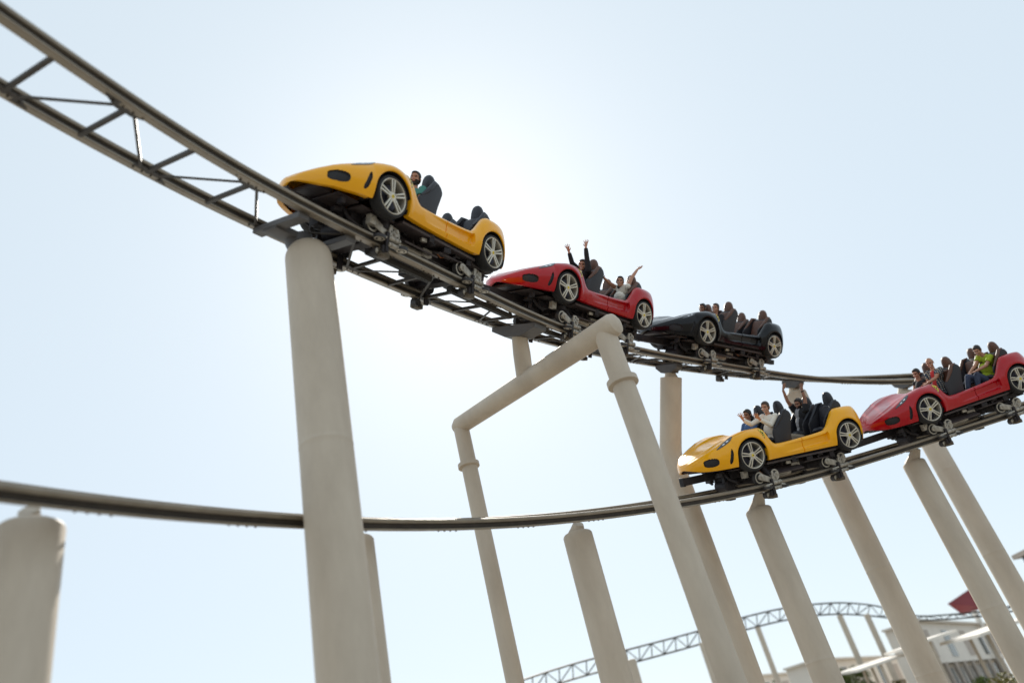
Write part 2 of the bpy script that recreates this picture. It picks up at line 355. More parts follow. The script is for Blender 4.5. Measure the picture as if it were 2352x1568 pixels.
# ------------------------------------------------------------------ columns
def column(tr, px, py, wpx, label, neck=True, nk=(.72, .50), tilt=0., dome=.0, dpt=None, arms=True, armspan=None, group='round painted support columns', slim=False):
    """vertical round shaft whose top is seen at (px,py); it carries track tr"""
    q, d = tr.find(px if tr is DT else px-4)
    if tr is DT: arms = False
    if dpt: d = dpt
    top = at(px, py, d); r = wpx*d/FPX/2
    c, f, l, u = tr.get(q)
    root = empty('support_column', (top[0], top[1], 0)); tag(root, label, 'support column', group)
    T0 = A_(top[0], top[1], 0); loc = lambda p: np.asarray(p)-T0
    if tilt:                               # bent head: short tilted length, then the plumb shaft
        head = top; b = head-u*tilt; T1 = A_(b[0], b[1], 0)
        root.location = (b[0], b[1], 0); loc = lambda p: np.asarray(p)-T1
        k = b-A_(0, 0, 1)*.25; pts = [head]+[ (1-t)**2*(b+u*.25)+2*t*(1-t)*b+t*t*k for t in (0, .25, .5, .75, 1)]+[A_(b[0], b[1], 0)]
        m = MB(); m.tube([loc(p) for p in pts], [r]*len(pts), 40); m.obj('shaft', 'column', root); top = head
    else:
        m = MB(); pts = []; rr = []
        if dome:
            for t in np.linspace(PI/2*.93, 0, 7): pts.append(top-A_(0, 0, dome*(1-math.sin(t)))); rr.append(r*math.cos(t)**.8)
        else:
            pts = [top, top-A_(0, 0, .03), top-A_(0, 0, .12)]; rr = [r*.93, r, r]
        z = pts[-1][2]
        nseg = max(2, int(z/2.4))
        for k in range(1, nseg): 
            zz = z*(1-k/nseg)
            for dz, kk in ((.08, 1), (.012, 1), (.004, 1.008), (-.004, 1.008), (-.012, 1), (-.08, 1)): pts.append(A_(top[0], top[1], zz+dz)); rr.append(r*kk)
        pts.append(A_(top[0], top[1], 0)); rr.append(r)
        m.tube([loc(p) for p in pts], rr, 44); m.obj('shaft', 'column', root)
    under = c-u*.12
    if neck:
        m = MB(); v = under-top; m.tube([loc(top-v/np.linalg.norm(v)*.05), loc(top+v*.35), loc(under-u*.02)], [r*nk[0], r*nk[1], min(.095, r*.42)], 24); m.obj('neck', 'column', root)
    if arms:
        m = MB(); e = armspan or (tr.g+.02 if tr is UT else .24)
        V = []; af = 1 if tr is UT else .25
        for sx in (-.11, .11):
            V += [under+f*sx-l*e+u*.03, under+f*sx+l*e+u*.03, under+f*sx+l*e-u*.05*af, under+f*sx+l*.16-u*.17*af, under+f*sx-l*.16-u*.17*af, under+f*sx-l*e-u*.05*af]
        m.add([loc(v) for v in V], [(i, (i+1) % 6, 6+(i+1) % 6, 6+i) for i in range(6)]+[(5, 4, 3, 2, 1, 0), (6, 7, 8, 9, 10, 11)])
        m.obj('cross_arm', 'arm', root, smooth=False)
    # base plate
    m = MB(); b0 = A_(*root.location); m.disc(A_(0, 0, .0), (0, 0, 1), [(0.002, r*1.7), (.05, r*1.7), (.05, r*1.02)], 32)
    for k in range(8): m.disc((r*1.4*math.cos(k*PI/4), r*1.4*math.sin(k*PI/4), .05), (0, 0, 1), [(0, .03), (.05, .03)], 8)
    m.obj('base_plate', 'column', root)
    return root
column(UT, 706, 562, 104, 'thick round-topped column in front of the upper track below the leading yellow car', neck=False, dome=.30, arms=False)
colA = None
def a_arms():
    """the grey box arms that carry the track on the dome column"""
    q, d = UT.find(702); root = empty('track_bracket', tuple(UT.get(q)[0])); tag(root, 'grey box bracket between the round-topped column and the upper track', 'bracket')
    T0 = A_(*root.location); c, f, l, u = UT.get(q); top = at(706, 580, d)
    for dq in (.42, -.42):
        c2, f2, l2, u2 = UT.get(q+dq); m = MB()
        n = c2+l2*(UT.g-.02)-u2*.13; fa = c2-l2*(UT.g-.02)-u2*.13
        R = basis(n-fa, u2); m.box((n+fa)/2-T0, (np.linalg.norm(n-fa)/2, .085, .045), R, .01); m.obj('box_arm', 'arm', root, smooth=False)
    m = MB(); c1 = UT.get(q-.5)[0]; c3 = UT.get(q+.5)[0]; R = basis(c3-c1, u)
    m.box((c1+c3)/2-u*.16-l*.15-T0, (.5, .16, .05), R, .01)
    m.tube([top-A_(0, 0, .1)-T0, (c1+c3)/2-u*.15-l*.15-T0], [.22, .20], 24); m.obj('saddle', 'arm', root)
a_arms()
column(DT, 74, 1197, 140, 'wide round-topped stub column at the far left carrying the lower track', dome=.09, nk=(.34, .27))
column(DT, 813, 1240, 90, 'column of the lower track standing half hidden behind the thick round-topped column')
column(DT, 1326, 1226, 68, 'column of the lower track standing between the two legs of the portal frame')
column(DT, 1741, 1170, 60, 'column of the lower track right under the front bogie of the lower yellow car')
column(DT, 2098, 1062, 50, 'column of the lower track under the gap between lower yellow and lower red car')
column(UT, 1541, 868, 49, 'column with a bent tilted head under the black car', tilt=1.95, armspan=.34)
column(UT, 1826, 905, 50, 'column behind the raised arms of the rider in black', arms=True, armspan=.30)
column(UT, 2076, 905, 44, 'column of the upper track rising behind the front of the lower red car', arms=True, armspan=.34)
def far_column(px, py, d, wpx, label, name='support_column', r2=None):
    top = at(px, py, d); r = wpx*d/FPX/2; root = empty(name, (top[0], top[1], 0)); tag(root, label, 'support column', 'slim background support columns')
    m = MB(); m.tube([(0, 0, top[2]), (0, 0, top[2]-.02), (0, 0, 0)], [r*.9, r, r], 20); m.obj('shaft', 'column', root)
    m = MB(); m.disc((0, 0, 0), (0, 0, 1), [(0.002, r*1.6), (.05, r*1.6)], 20); m.obj('base_plate', 'column', root)
    return root
far_column(2186, 1105, 27, 20, 'slim pale column seen in the gap between two thick right-hand columns')

# ------------------------------------------------------------------ portal frame
def portal():
    a = at(1387, 760, 13.9); b = at(1058, 976, 16.2)
    root = empty('portal_frame', (a[0], a[1], 0)); T0 = A_(a[0], a[1], 0)
    tag(root, 'beige tubular portal frame with sloping beam straddling the lower track', 'support frame')
    v = (a-b)/np.linalg.norm(a-b)
    m = MB(); m.tube([b-v*.16-T0, b-v*.02-T0, a-T0, a+v*.22-T0], [.12, .19, .225, .225], 36)
    m.tube([a+v*.22-T0, a+v*.29-T0, a+v*.33-T0, a+v*.345-T0], [.225, .20, .13, .05], 36); m.obj('beam', 'column', root)
    ra = .205; foot = A_(a[0]+.16, a[1], 0)
    dz = foot-a; m = MB(); m.tube([a-T0, foot-T0], [ra, ra*1.02], 36); m.obj('leg', 'column', root)
    t = 1.12/abs(dz[2]); cc = a+dz*t-T0; m = MB(); m.disc(cc, dz, [(-.07, ra+.002), (-.05, ra+.075), (.05, ra+.075), (.07, ra+.002)], 36); m.obj('flange', 'column', root)
    rb = .165; foot = A_(b[0]+.08, b[1], 0); m = MB(); m.tube([b-T0, foot-T0], [rb, rb], 32); m.obj('leg', 'column', root)
    m = MB(); m.disc(b-A_(0, 0, .95)-T0, (0, 0, -1), [(-.06, rb+.002), (-.04, rb+.06), (.04, rb+.06), (.06, rb+.002)], 32); m.obj('flange', 'column', root)
    # stub that carries the upper track
    q, d = UT.find(1192); c, f, l, u = UT.get(q); best = min((np.linalg.norm((b+(a-b)*t)-(c-u*1.0)), t) for t in np.linspace(0, 1, 60)); p = b+(a-b)*best[1]
    m = MB(); m.tube([p-T0, (p*.45+(c-u*.15)*.55)-T0, c-u*.17-T0], [.17, .175, .15], 28); m.obj('stub', 'column', root)
    e = UT.g; under = c-u*.12; m = MB(); V = []
    for sx in (-.19, .19): V += [under+f*sx-l*e+u*.03, under+f*sx+l*e+u*.03, under+f*sx+l*e-u*.06, under+f*sx+l*.2-u*.2, under+f*sx-l*.2-u*.2, under+f*sx-l*e-u*.06]
    m.add([x-T0 for x in V], [(i, (i+1) % 6, 6+(i+1) % 6, 6+i) for i in range(6)]+[(5, 4, 3, 2, 1, 0), (6, 7, 8, 9, 10, 11)]); m.obj('cross_arm', 'arm', root, smooth=False)
    print('PORTAL z', a[2], b[2], 'beam foot', proj(p), 'stub top', proj(c))
portal()

# ------------------------------------------------------------------ car body
W_ = [(1.235, .10), (1.225, .15), (1.2, .23), (1.15, .34), (1.05, .50), (.9, .67), (.7, .79), (.5, .87), (.3, .905), (0, .925), (-.4, .915), (-.7, .885), (-1.3, .865), (-2., .875), (-2.3, .91), (-2.6, .92), (-2.9, .885), (-3.05, .82), (-3.12, .74), (-3.15, .66)]
ZC = [(1.235, .0), (1.2, .045), (1.1, .105), (1., .155), (.9, .20), (.8, .245), (.65, .31), (.5, .375), (.2, .49), (-.1, .54), (-.35, .54), (-.46, .485), (-.53, .34), (-.6, .21), (-.68, .145), (-.8, .135), (-1.35, .155), (-1.98, .205), (-2.10, .27), (-2.26, .44), (-2.40, .595), (-2.48, .635), (-2.75, .645), (-2.98, .62), (-3.07, .56), (-3.12, .47), (-3.15, .40)]
ZH = [(1.235, .0), (1.2, .05), (1.1, .12), (1., .175), (.8, .26), (.5, .345), (.2, .385), (0, .41), (-.3, .44), (-.52, .45), (-2.6, .66), (-2.98, .64), (-3.07, .58), (-3.15, .42)]
YC = [(1.235, .06), (1.2, .15), (1.1, .29), (1., .40), (.8, .57), (.5, .65), (.2, .70), (0, .735), (-.5, .74), (-.66, .78), (-.8, .80), (-2., .80), (-2.3, .77), (-2.5, .74), (-2.9, .73), (-3.15, .58)]
ZL = [(1.235, -.07), (1.2, -.09), (1.1, -.13), (1., -.155), (.7, -.175), (.4, -.175), (-.4, -.165), (-2.2, -.16), (-3., -.15), (-3.15, -.09)]
ZW = [(1.235, -.04), (1., -.01), (.6, .05), (0, .10), (-.6, .04), (-1.3, .02), (-2., .05), (-2.4, .14), (-2.9, .16), (-3.15, .12)]
RA = .375; ARCH = (0., -2.6)
def par(x):
    W, zc, zh, yc, zl, zw = (hermite(k, x) for k in (W_, ZC, ZH, YC, ZL, ZW))
    for xa in ARCH:
        d = RA**2-(x-xa)**2
        if d > 0 and math.sqrt(d) > zl: zl = math.sqrt(d)
    zw = max(zw, zl+.03); zc = max(zc, zw+.02); return W, zc, zh, yc, zl, zw
OPEN0, OPEN1 = -.52, -2.60
def surf(x, t):
    """t 0..1 sill to waist, 1..2 waist to shoulder, 2..3 over the top"""
    W, zc, zh, yc, zl, zw = par(x)
    if t <= 1:
        wb = W-.05*min(1, max(0, (zw-zl)/.2)); y = wb*(1-t)**2+2*t*(1-t)*W+t*t*W; z = zl*(1-t)**2+2*t*(1-t)*(zl+.5*(zw-zl))+t*t*zw
    elif t <= 2:
        s = t-1; b = [(1-s)**3, 3*s*(1-s)**2, 3*s*s*(1-s), s**3]
        y = b[0]*W+b[1]*W+b[2]*(yc+.40*(W-yc))+b[3]*yc; z = b[0]*zw+b[1]*(zw+.62*(zc-zw))+b[2]*zc+b[3]*zc
    else:
        s = t-2; b = [(1-s)**3, 3*s*(1-s)**2, 3*s*s*(1-s), s**3]
        y = b[0]*yc+b[1]*yc*.72+b[2]*yc*.36; z = b[0]*zc+b[1]*zc+b[2]*(zh)+b[3]*zh
    if t > 2.05 and x > -.5:               # bonnet ridges and shut lines
        s = t-2; rr_ = .34+.10*(x-.2); z += .018*math.exp(-((s-rr_)/.07)**2)*min(1, max(0, (1.12-x)/.35))*min(1, max(0, (x+.5)/.25))
    if x > -.45 and abs(t-(2.06+.05*x)) < .012 and x < .80: z -= .010
    # door scoop and shut line
    if t < 1.9 and -2.06 < x < -.75:
        k = min(1, (-.75-x)/1.0)*min(1, max(0, (x+2.08+.25*(z-.0))/.05)); zz = (z-zl)/(zc-zl)
        win = max(0, 1-abs((zz-.54)/.30)**4); y -= .085*k*win
    if abs(x+1.36) < .009 and t < 1.95: y -= .02
    for xa in ARCH:                        # soft flare round the arch
        d = math.hypot(x-xa, z); 
        if t < 1.6 and RA*.98 < d < RA+.09: y += .012*math.cos((d-RA)/.09*PI/2)
    # fog opening and side vent are sunk into the skin
    mt = 0
    if x > .3 and t < 2:
        fx, fz = (x-.885)/.130, (z-.0)/.080
        if abs(fx)**2.6+abs(fz)**2.6 < 1: y -= .035; mt = 2
        vx = (x-(.495-.30*(z-.05)))/(.030-.06*(z-.05)); vz = (z-.055)/.14
        if abs(vx)**2+abs(vz)**4 < 1: y -= .025; mt = 2
    return y, z, mt
def car_body_mesh():
    st = sorted(set([round(1.05-.0065*i, 4) for i in range(100)]+[1.235, 1.23, 1.222, 1.212, 1.20, 1.185, -3.15, -3.14, -3.13, -3.11]+[round(1.17-.0155*i, 4) for i in range(277)]+[-1.349, -1.352, -1.368, -1.371, OPEN0-.003, OPEN0+.003, OPEN1-.003, OPEN1+.003]), reverse=True)
    st = [x for x in st if x >= -3.15]
    T = [i/30 for i in range(30)]+[1+i/22 for i in range(22)]+[2+i/14 for i in range(15)]
    V = []; mt = []; n = None
    for x in st:
        row = []; rm = []
        opened = OPEN1 < x < OPEN0
        W, zc, zh, yc, zl, zw = par(x)
        y0, z0, _ = surf(x, 0)
        row.append((x, max(y0-.10, 0), z0+.004)); rm.append(0 if x > .42 else 1)
        row.append((x, max(y0-.02, 0), z0-.001)); rm.append(0)
        for t in T:
            y, z, m_ = surf(x, t)
            if t > 2 and opened:
                s = t-2
                pts = [(0, yc, zc), (.12, yc-.03, zc+.004), (.24, yc-.07, zc-.01), (.32, yc-.085, zc-.05), (.55, yc-.095, -.20), (.6, yc-.12, -.22), (1, 0, -.22)]
                y = np.interp(s, [p[0] for p in pts], [p[1] for p in pts]); z = np.interp(s, [p[0] for p in pts], [p[2] for p in pts])
                if s < .1: y = yc-s*.25; z = zc+.003
                m_ = 0 if s < .3 else 1
            row.append((x, max(y, 0), z)); rm.append(m_)
        V.append(row); mt.append(rm)
    n = len(V[0]); k = len(V)
    verts = [p for r in V for p in r]; nv = len(verts); F = []; fm = []
    for i in range(k-1):
        for j in range(n-1):
            a, b, c, d = i*n+j, (i+1)*n+j, (i+1)*n+j+1, i*n+j+1
            F.append((a, d, c, b)); m_ = max(mt[i][j], mt[i][j+1], mt[i+1][j], mt[i+1][j+1]) if 2 in (mt[i][j], mt[i+1][j+1], mt[i][j+1], mt[i+1][j]) else mt[i][j+1] if j else 1
            if (V[i][0][0] > OPEN0) != (V[i+1][0][0] > OPEN0) and j > n-14: m_ = 1
            if (V[i][0][0] > OPEN1) != (V[i+1][0][0] > OPEN1) and j > n-14: m_ = 1
            if j == 0: m_ = 0 if V[i][0][0] > .42 or -2.3 < V[i][0][0] < -.36 else 1
            fm.append(m_)
    verts += [(x, -y, z) for x, y, z in verts]
    F2 = [tuple(reversed([a+nv for a in f])) for f in F]; F += F2; fm += fm
    # nose and tail caps
    for i, mm in ((0, 0), (k-1, 0)):
        L_ = [i*n+j for j in range(n)]; R_ = [i*n+nv+j for j in range(n)]
        for j in range(n-1):
            f = (L_[j], L_[j+1], R_[j+1], R_[j]); F.append(f if i == 0 else tuple(reversed(f))); fm.append(mm if j > 2 else 1)
    verts = [(x if x < .9 else .9+(x-.9)*.84, y, z) for x, y, z in verts]      # blunt nose
    me = bpy.data.meshes.new('body'); me.from_pydata(verts, [], F); me.polygons.foreach_set('material_index', fm)
    me.polygons.foreach_set('use_smooth', [True]*len(F))
    b = bmesh.new(); b.from_mesh(me); bmesh.ops.remove_doubles(b, verts=b.verts, dist=.0004)
    bmesh.ops.recalc_face_normals(b, faces=b.faces)
    for e in b.edges:
        if len(e.link_faces) == 2 and (e.calc_face_angle(0) > .75 or e.link_faces[0].material_index != e.link_faces[1].material_index): e.smooth = False
    b.to_mesh(me); b.free(); return me
def patch(poly, off=.006, n=10, side=1):
    """thin raised patch on the skin; poly = outline in (x, t)"""
    P = []; cx = sum(p[0] for p in poly)/len(poly); ct = sum(p[1] for p in poly)/len(poly)
    def pt(x, t, o):
        y, z, _ = surf(x, t); e = 1e-3; yx, zx, _ = surf(x+e, t); yt, zt, _ = surf(x, t+e)
        a = A_(e, yx-y, zx-z); b = A_(0, yt-y, zt-z); nn = np.cross(b, a); ln = np.linalg.norm(nn)
        nn = nn/ln if ln > 1e-12 else A_(0, 1, 0)
        if nn[1]+nn[2] < 0: nn = -nn
        return (A_(x, y, z)+nn*o)*A_(1, side, 1)
    V = []; F = []; k = len(poly); rings = [1, .98, .8, .55, .3]
    for ri, s in enumerate(rings):
        V += [pt(cx+(x-cx)*s, ct+(t-ct)*s, off if ri else -.004) for x, t in poly]
    V.append(pt(cx, ct, off)); m = len(rings)
    for i in range(m-1): F += [(i*k+j, i*k+(j+1) % k, (i+1)*k+(j+1) % k, (i+1)*k+j) for j in range(k)]
    F += [((m-1)*k+j, (m-1)*k+(j+1) % k, m*k) for j in range(k)]
    return V, F
def mk(name, build, smooth=True):
    m = MB(); build(m); me = m.mesh(name, smooth)
    b = bmesh.new(); b.from_mesh(me); bmesh.ops.recalc_face_normals(b, faces=b.faces)
    for e in b.edges:
        if len(e.link_faces) == 2 and e.calc_face_angle(0) > .6: e.smooth = False
    b.to_mesh(me); b.free(); return me
BODY = car_body_mesh()
# wheel: axis along y, centre at origin, outer face towards +y
def f_tyre(m): m.disc((0, 0, 0), (0, 1, 0), [(-.20, .27), (-.205, .31), (-.18, .327), (-.10, .332), (-.02, .328), (.008, .312), (.012, .285), (-.02, .268), (-.2, .265)], 56)
TYRE = mk('tyre', f_tyre)
def f_rim(m):
    n = 56; pr = [(-.19, .262), (-.03, .262), (-.005, .270), (.010, .278), (.014, .270), (.006, .258), (-.02, .250), (-.19, .250)]
    V = [(r*math.cos(2*PI*j/n), a, r*math.sin(2*PI*j/n)) for a, r in pr for j in range(n)]; k = len(pr)
    m.add(V, [(i*n+j, i*n+(j+1) % n, ((i+1) % k)*n+(j+1) % n, ((i+1) % k)*n+j) for i in range(k) for j in range(n)])
    for s in range(5):
        th = PI/2+s*2*PI/5
        for sg in (-1, 1):
            a0, a1 = th+sg*.30, th+sg*.115
            p0 = A_(.062*math.cos(a0), -.010, .062*math.sin(a0)); p1 = A_(.262*math.cos(a1), -.004, .262*math.sin(a1))
            R = basis(p1-p0, (0, 1, 0)); L = np.linalg.norm(p1-p0)/2; c = (p0+p1)/2
            m.box(c, (L, .0135, .016), R, .005)
    m.disc((0, -.02, 0), (0, 1, 0), [(-.02, .08), (.015, .078), (.022, .066), (.024, .035)], 30)
    for s in range(5):
        th = PI/2+(s+.5)*2*PI/5; m.disc((.052*math.cos(th), .0, .052*math.sin(th)), (0, 1, 0), [(-.01, .011), (.006, .009)], 8)
RIM = mk('rim', f_rim)
CAP = mk('hub_cap', lambda m: m.disc((0, 0, 0), (0, 1, 0), [(.0, .030), (.012, .027), (.015, .015)], 20))
def horse(m, s=1., o=(0, 0, 0), T=None):
    P = [(-.10, -.48), (.02, -.46), (.0, -.2), (.12, -.05), (.30, -.02), (.42, -.14), (.44, .0), (.28, .12), (.14, .12), (.30, .28), (.26, .44), (.10, .50), (.02, .34), (-.08, .16), (-.24, .04), (-.40, .30), (-.44, .10), (-.26, -.14), (-.16, -.22), (-.22, -.38)]
    V = [A_(*o)+A_(x*s, 0, z*s) for x, z in P]; V2 = [v+A_(0, .002, 0) for v in V]; n = len(P)
    if T is not None: V = [T(v) for v in V]; V2 = [T(v) for v in V2]
    m.add(list(V)+list(V2), [tuple(range(n)), tuple(range(2*n-1, n-1, -1))]+[(i, n+i, n+(i+1) % n, (i+1) % n) for i in range(n)])
HORSE = mk('horse_emblem', lambda m: horse(m, .036, (0, .015, 0)), False)
def f_brake(m): m.disc((0, -.085, 0), (0, 1, 0), [(-.11, .06), (-.02, .06), (-.02, .19), (.0, .19), (.0, .07), (.05, .06)], 32); m.disc((0, -.12, 0), (0, 1, 0), [(-.07, .248), (-.065, .248)], 32)
BRAKE = mk('wheel', f_brake)
# seat: local to near front seat, x fwd, y centred, absolute x/z
def rounded(pts, k=3, r=.05):
    out = []; n = len(pts)
    for i in range(n):
        p = A_(*pts[i]); a = A_(*pts[i-1])-p; b = A_(*pts[(i+1) % n])-p; ra = min(r, np.linalg.norm(a)*.4, np.linalg.norm(b)*.4)
        pa = p+a/np.linalg.norm(a)*ra; pb = p+b/np.linalg.norm(b)*ra
        for t in np.linspace(0, 1, k+1): out.append(tuple((1-t)**2*pa+2*t*(1-t)*p+t*t*pb))
    return out
def bulge(m, poly, y0, y1, e=.03):        # prism with eased edges
    n = len(poly); cx = sum(p[0] for p in poly)/n; cz = sum(p[1] for p in poly)/n
    V = []; rows = [(y0, .90), (y0+e*.35, .965), (y0+e, 1), (y1-e, 1), (y1-e*.35, .965), (y1, .90)]
    for y, s in rows: V += [(cx+(x-cx)*s, y, cz+(z-cz)*s) for x, z in poly]
    F = [(i*n+j, i*n+(j+1) % n, (i+1)*n+(j+1) % n, (i+1)*n+j) for i in range(5) for j in range(n)]
    F += [tuple(range(n-1, -1, -1)), tuple(5*n+j for j in range(n))]; m.add(V, F)
def f_shell(m):
    bulge(m, rounded([(-1.10, -.16), (-1.17, .40), (-1.22, .76), (-1.30, .80), (-1.39, .77), (-1.42, .70), (-1.31, .35), (-1.23, -.16)], 4, .05), -.25, .25, .05)
    for y in (-.27, .225): bulge(m, rounded([(-.83, -.14), (-.83, .40), (-.91, .49), (-1.02, .57), (-1.19, .77), (-1.28, .82), (-1.37, .78), (-1.42, .69), (-1.31, .35), (-1.22, -.16)], 4, .07), y, y+.045, .015)
SHELL = mk('seat', f_shell)
def f_cush(m):
    bulge(m, rounded([(-.70, -.12), (-.68, .04), (-.80, .07), (-1.06, -.03), (-1.08, -.16)], 3, .05), -.22, .22, .05)
    bulge(m, rounded([(-1.00, -.04), (-1.10, .42), (-1.16, .72), (-1.22, .74), (-1.19, .2), (-1.08, -.1)], 3, .05), -.18, .18, .05)
CUSH = mk('seat_cushion', f_cush)
def f_head(m):
    n = 20; V = []; rows = [(.52, .7), (.56, .86), (.64, .98), (.72, 1.), (.80, .95), (.86, .84), (.905, .64), (.93, .38), (.938, .12)]
    for z, k in rows:
        cx = -1.355+.045*(z-.52)/.42
        for i in range(n):
            a = 2*PI*i/n; c, d = math.cos(a), math.sin(a); V.append((cx-.005+.092*k*abs(c)**.75*(1 if c > 0 else -1), .130*k*abs(d)**.75*(1 if d > 0 else -1), .56+(z-.52)*1.16))
    m.add(V, [(r_*n+i, r_*n+(i+1) % n, (r_+1)*n+(i+1) % n, (r_+1)*n+i) for r_ in range(len(rows)-1) for i in range(n)]+[tuple(range(n-1, -1, -1)), tuple((len(rows)-1)*n+i for i in range(n))])
HEADR = mk('headrest', f_head)
def f_lap(m):
    for sy in (-.2, .2): m.tube([(-1.12, sy, -.08), (-.95, sy, .12), (-.88, sy*.9, .20)], .022, 10)
    m.tube([(-.88, -.19, .20), (-.86, -.1, .23), (-.86, .1, .23), (-.88, .19, .20)], [.04, .06, .06, .04], 12)
LAP = mk('lap_bar', f_lap)
def f_wing(m):
    m.tube([(-.90, .03, .46), (-1.0, .03, .55), (-1.12, .035, .68), (-1.20, .03, .79), (-1.33, .0, .81)], [.02, .034, .044, .040, .022], 12)
WING = mk('side_bolster', f_wing)
# bogie centred on the rail (x along the track, y outwards, z up, origin = rail centre)
def f_bog(m):
    def cap(a, b, ra, rb, y0, y1):        # flat tapered link between two pins
        a = A_(*a); b = A_(*b); d = (b-a)/np.linalg.norm(b-a); t0 = math.atan2(d[1], d[0]); P = []
        for k in range(9): t = t0+PI/2+PI*k/8; P.append((a[0]+ra*math.cos(t), a[1]+ra*math.sin(t)))
        for k in range(9): t = t0-PI/2+PI*k/8; P.append((b[0]+rb*math.cos(t), b[1]+rb*math.sin(t)))
        bulge(m, P, y0, y1, .008)
    m.cur = 0
    cap((.23, .237), (.0, .150), .072, .058, .095, .122)
    cap((-.22, .235), (-.07, .100), .060, .050, .095, .120)
    m.box((-.095, .115, .27), (.030, .012, .045), bev=.005); m.box((-.045, .125, .20), (.018, .03, .05), bev=.006)
    for p in ((.23, .237), (-.22, .255), (-.17, .19)): m.disc((p[0], .122, p[1]), (0, 1, 0), [(0, .034), (.010, .032), (.012, .018), (.022, .016)], 16)
    m.tube([(-.02, .155, .075), (-.23, .155, .075)], .042, 16); m.tube([(-.02, .160, -.030), (-.21, .160, -.030)], .037, 16)
    for x in (-.06, -.15, -.23): m.disc((x, .155, .075), (1, 0, 0), [(-.012, .050), (.012, .050)], 14)
    for x in (-.08, -.20): m.disc((x, .16, -.03), (1, 0, 0), [(-.012, .045), (.012, .045)], 14)
    m.tube([(.02, .155, .06), (.20, .155, .05)], .022, 10); m.box((.17, .16, .03), (.05, .035, .02), bev=.006)
    m.tube([(-.23, .16, .02), (-.33, .165, .0)], .028, 12); m.box((-.30, .165, .0), (.035, .04, .016), bev=.005)
    m.cur = 2
    m.box((-.005, .135, .0), (.030, .035, .165), bev=.008); m.box((.04, .12, -.13), (.03, .03, .06), bev=.006)
    m.cur = 3
    m.box((-.02, .06, -.195), (.085, .075, .045), bev=.015); m.box((-.02, .12, -.14), (.06, .02, .07), bev=.008); m.box((.07, .10, -.20), (.02, .03, .03), bev=.005)
    m.cur = 2
    m.box((-.07, -.11, -.06), (.05, .02, .12), bev=.006); m.box((-.06, .03, .19), (.07, .08, .03), bev=.01)
    m.tube([(-.07, .08, .20), (-.07, -.02, .30), (-.05, -.10, .42)], [.05, .06, .07], 14)
BOGIE = mk('bogie', f_bog)
def f_run(m): m.cur = 0; m.disc((0, 0, 0), (0, 1, 0), [(-.05, .12), (-.055, .134), (.015, .134), (.025, .128), (.022, .118)], 30); m.cur = 1; m.disc((0, 0, 0), (0, 1, 0), [(.0, .12), (.027, .12), (.029, .10), (.018, .085), (.018, .05), (.04, .045), (.052, .03)], 30); m.disc((0, 0, 0), (0, 1, 0), [(.05, .016), (.062, .016)], 8)
RUN = mk('running_wheel', f_run)
def f_gd(m): m.cur = 0; m.disc((0, 0, 0), (0, 0, -1), [(-.028, .085), (-.03, .098), (.018, .098), (.022, .088)], 26); m.cur = 1; m.disc((0, 0, 0), (0, 0, -1), [(.0, .084), (.024, .084), (.026, .06), (.015, .05), (.017, .035), (.035, .028)], 24)
GUIDE = mk('guide_wheel', f_gd)
def f_up(m): m.cur = 0; m.disc((0, 0, 0), (0, 1, 0), [(-.045, .062), (-.05, .072), (.045, .072), (.055, .06)], 24); m.cur = 1; m.disc((0, 0, 0), (0, 1, 0), [(.0, .055), (.058, .055), (.062, .03), (.07, .02)], 18)
UPW = mk('upstop_wheel', f_up)
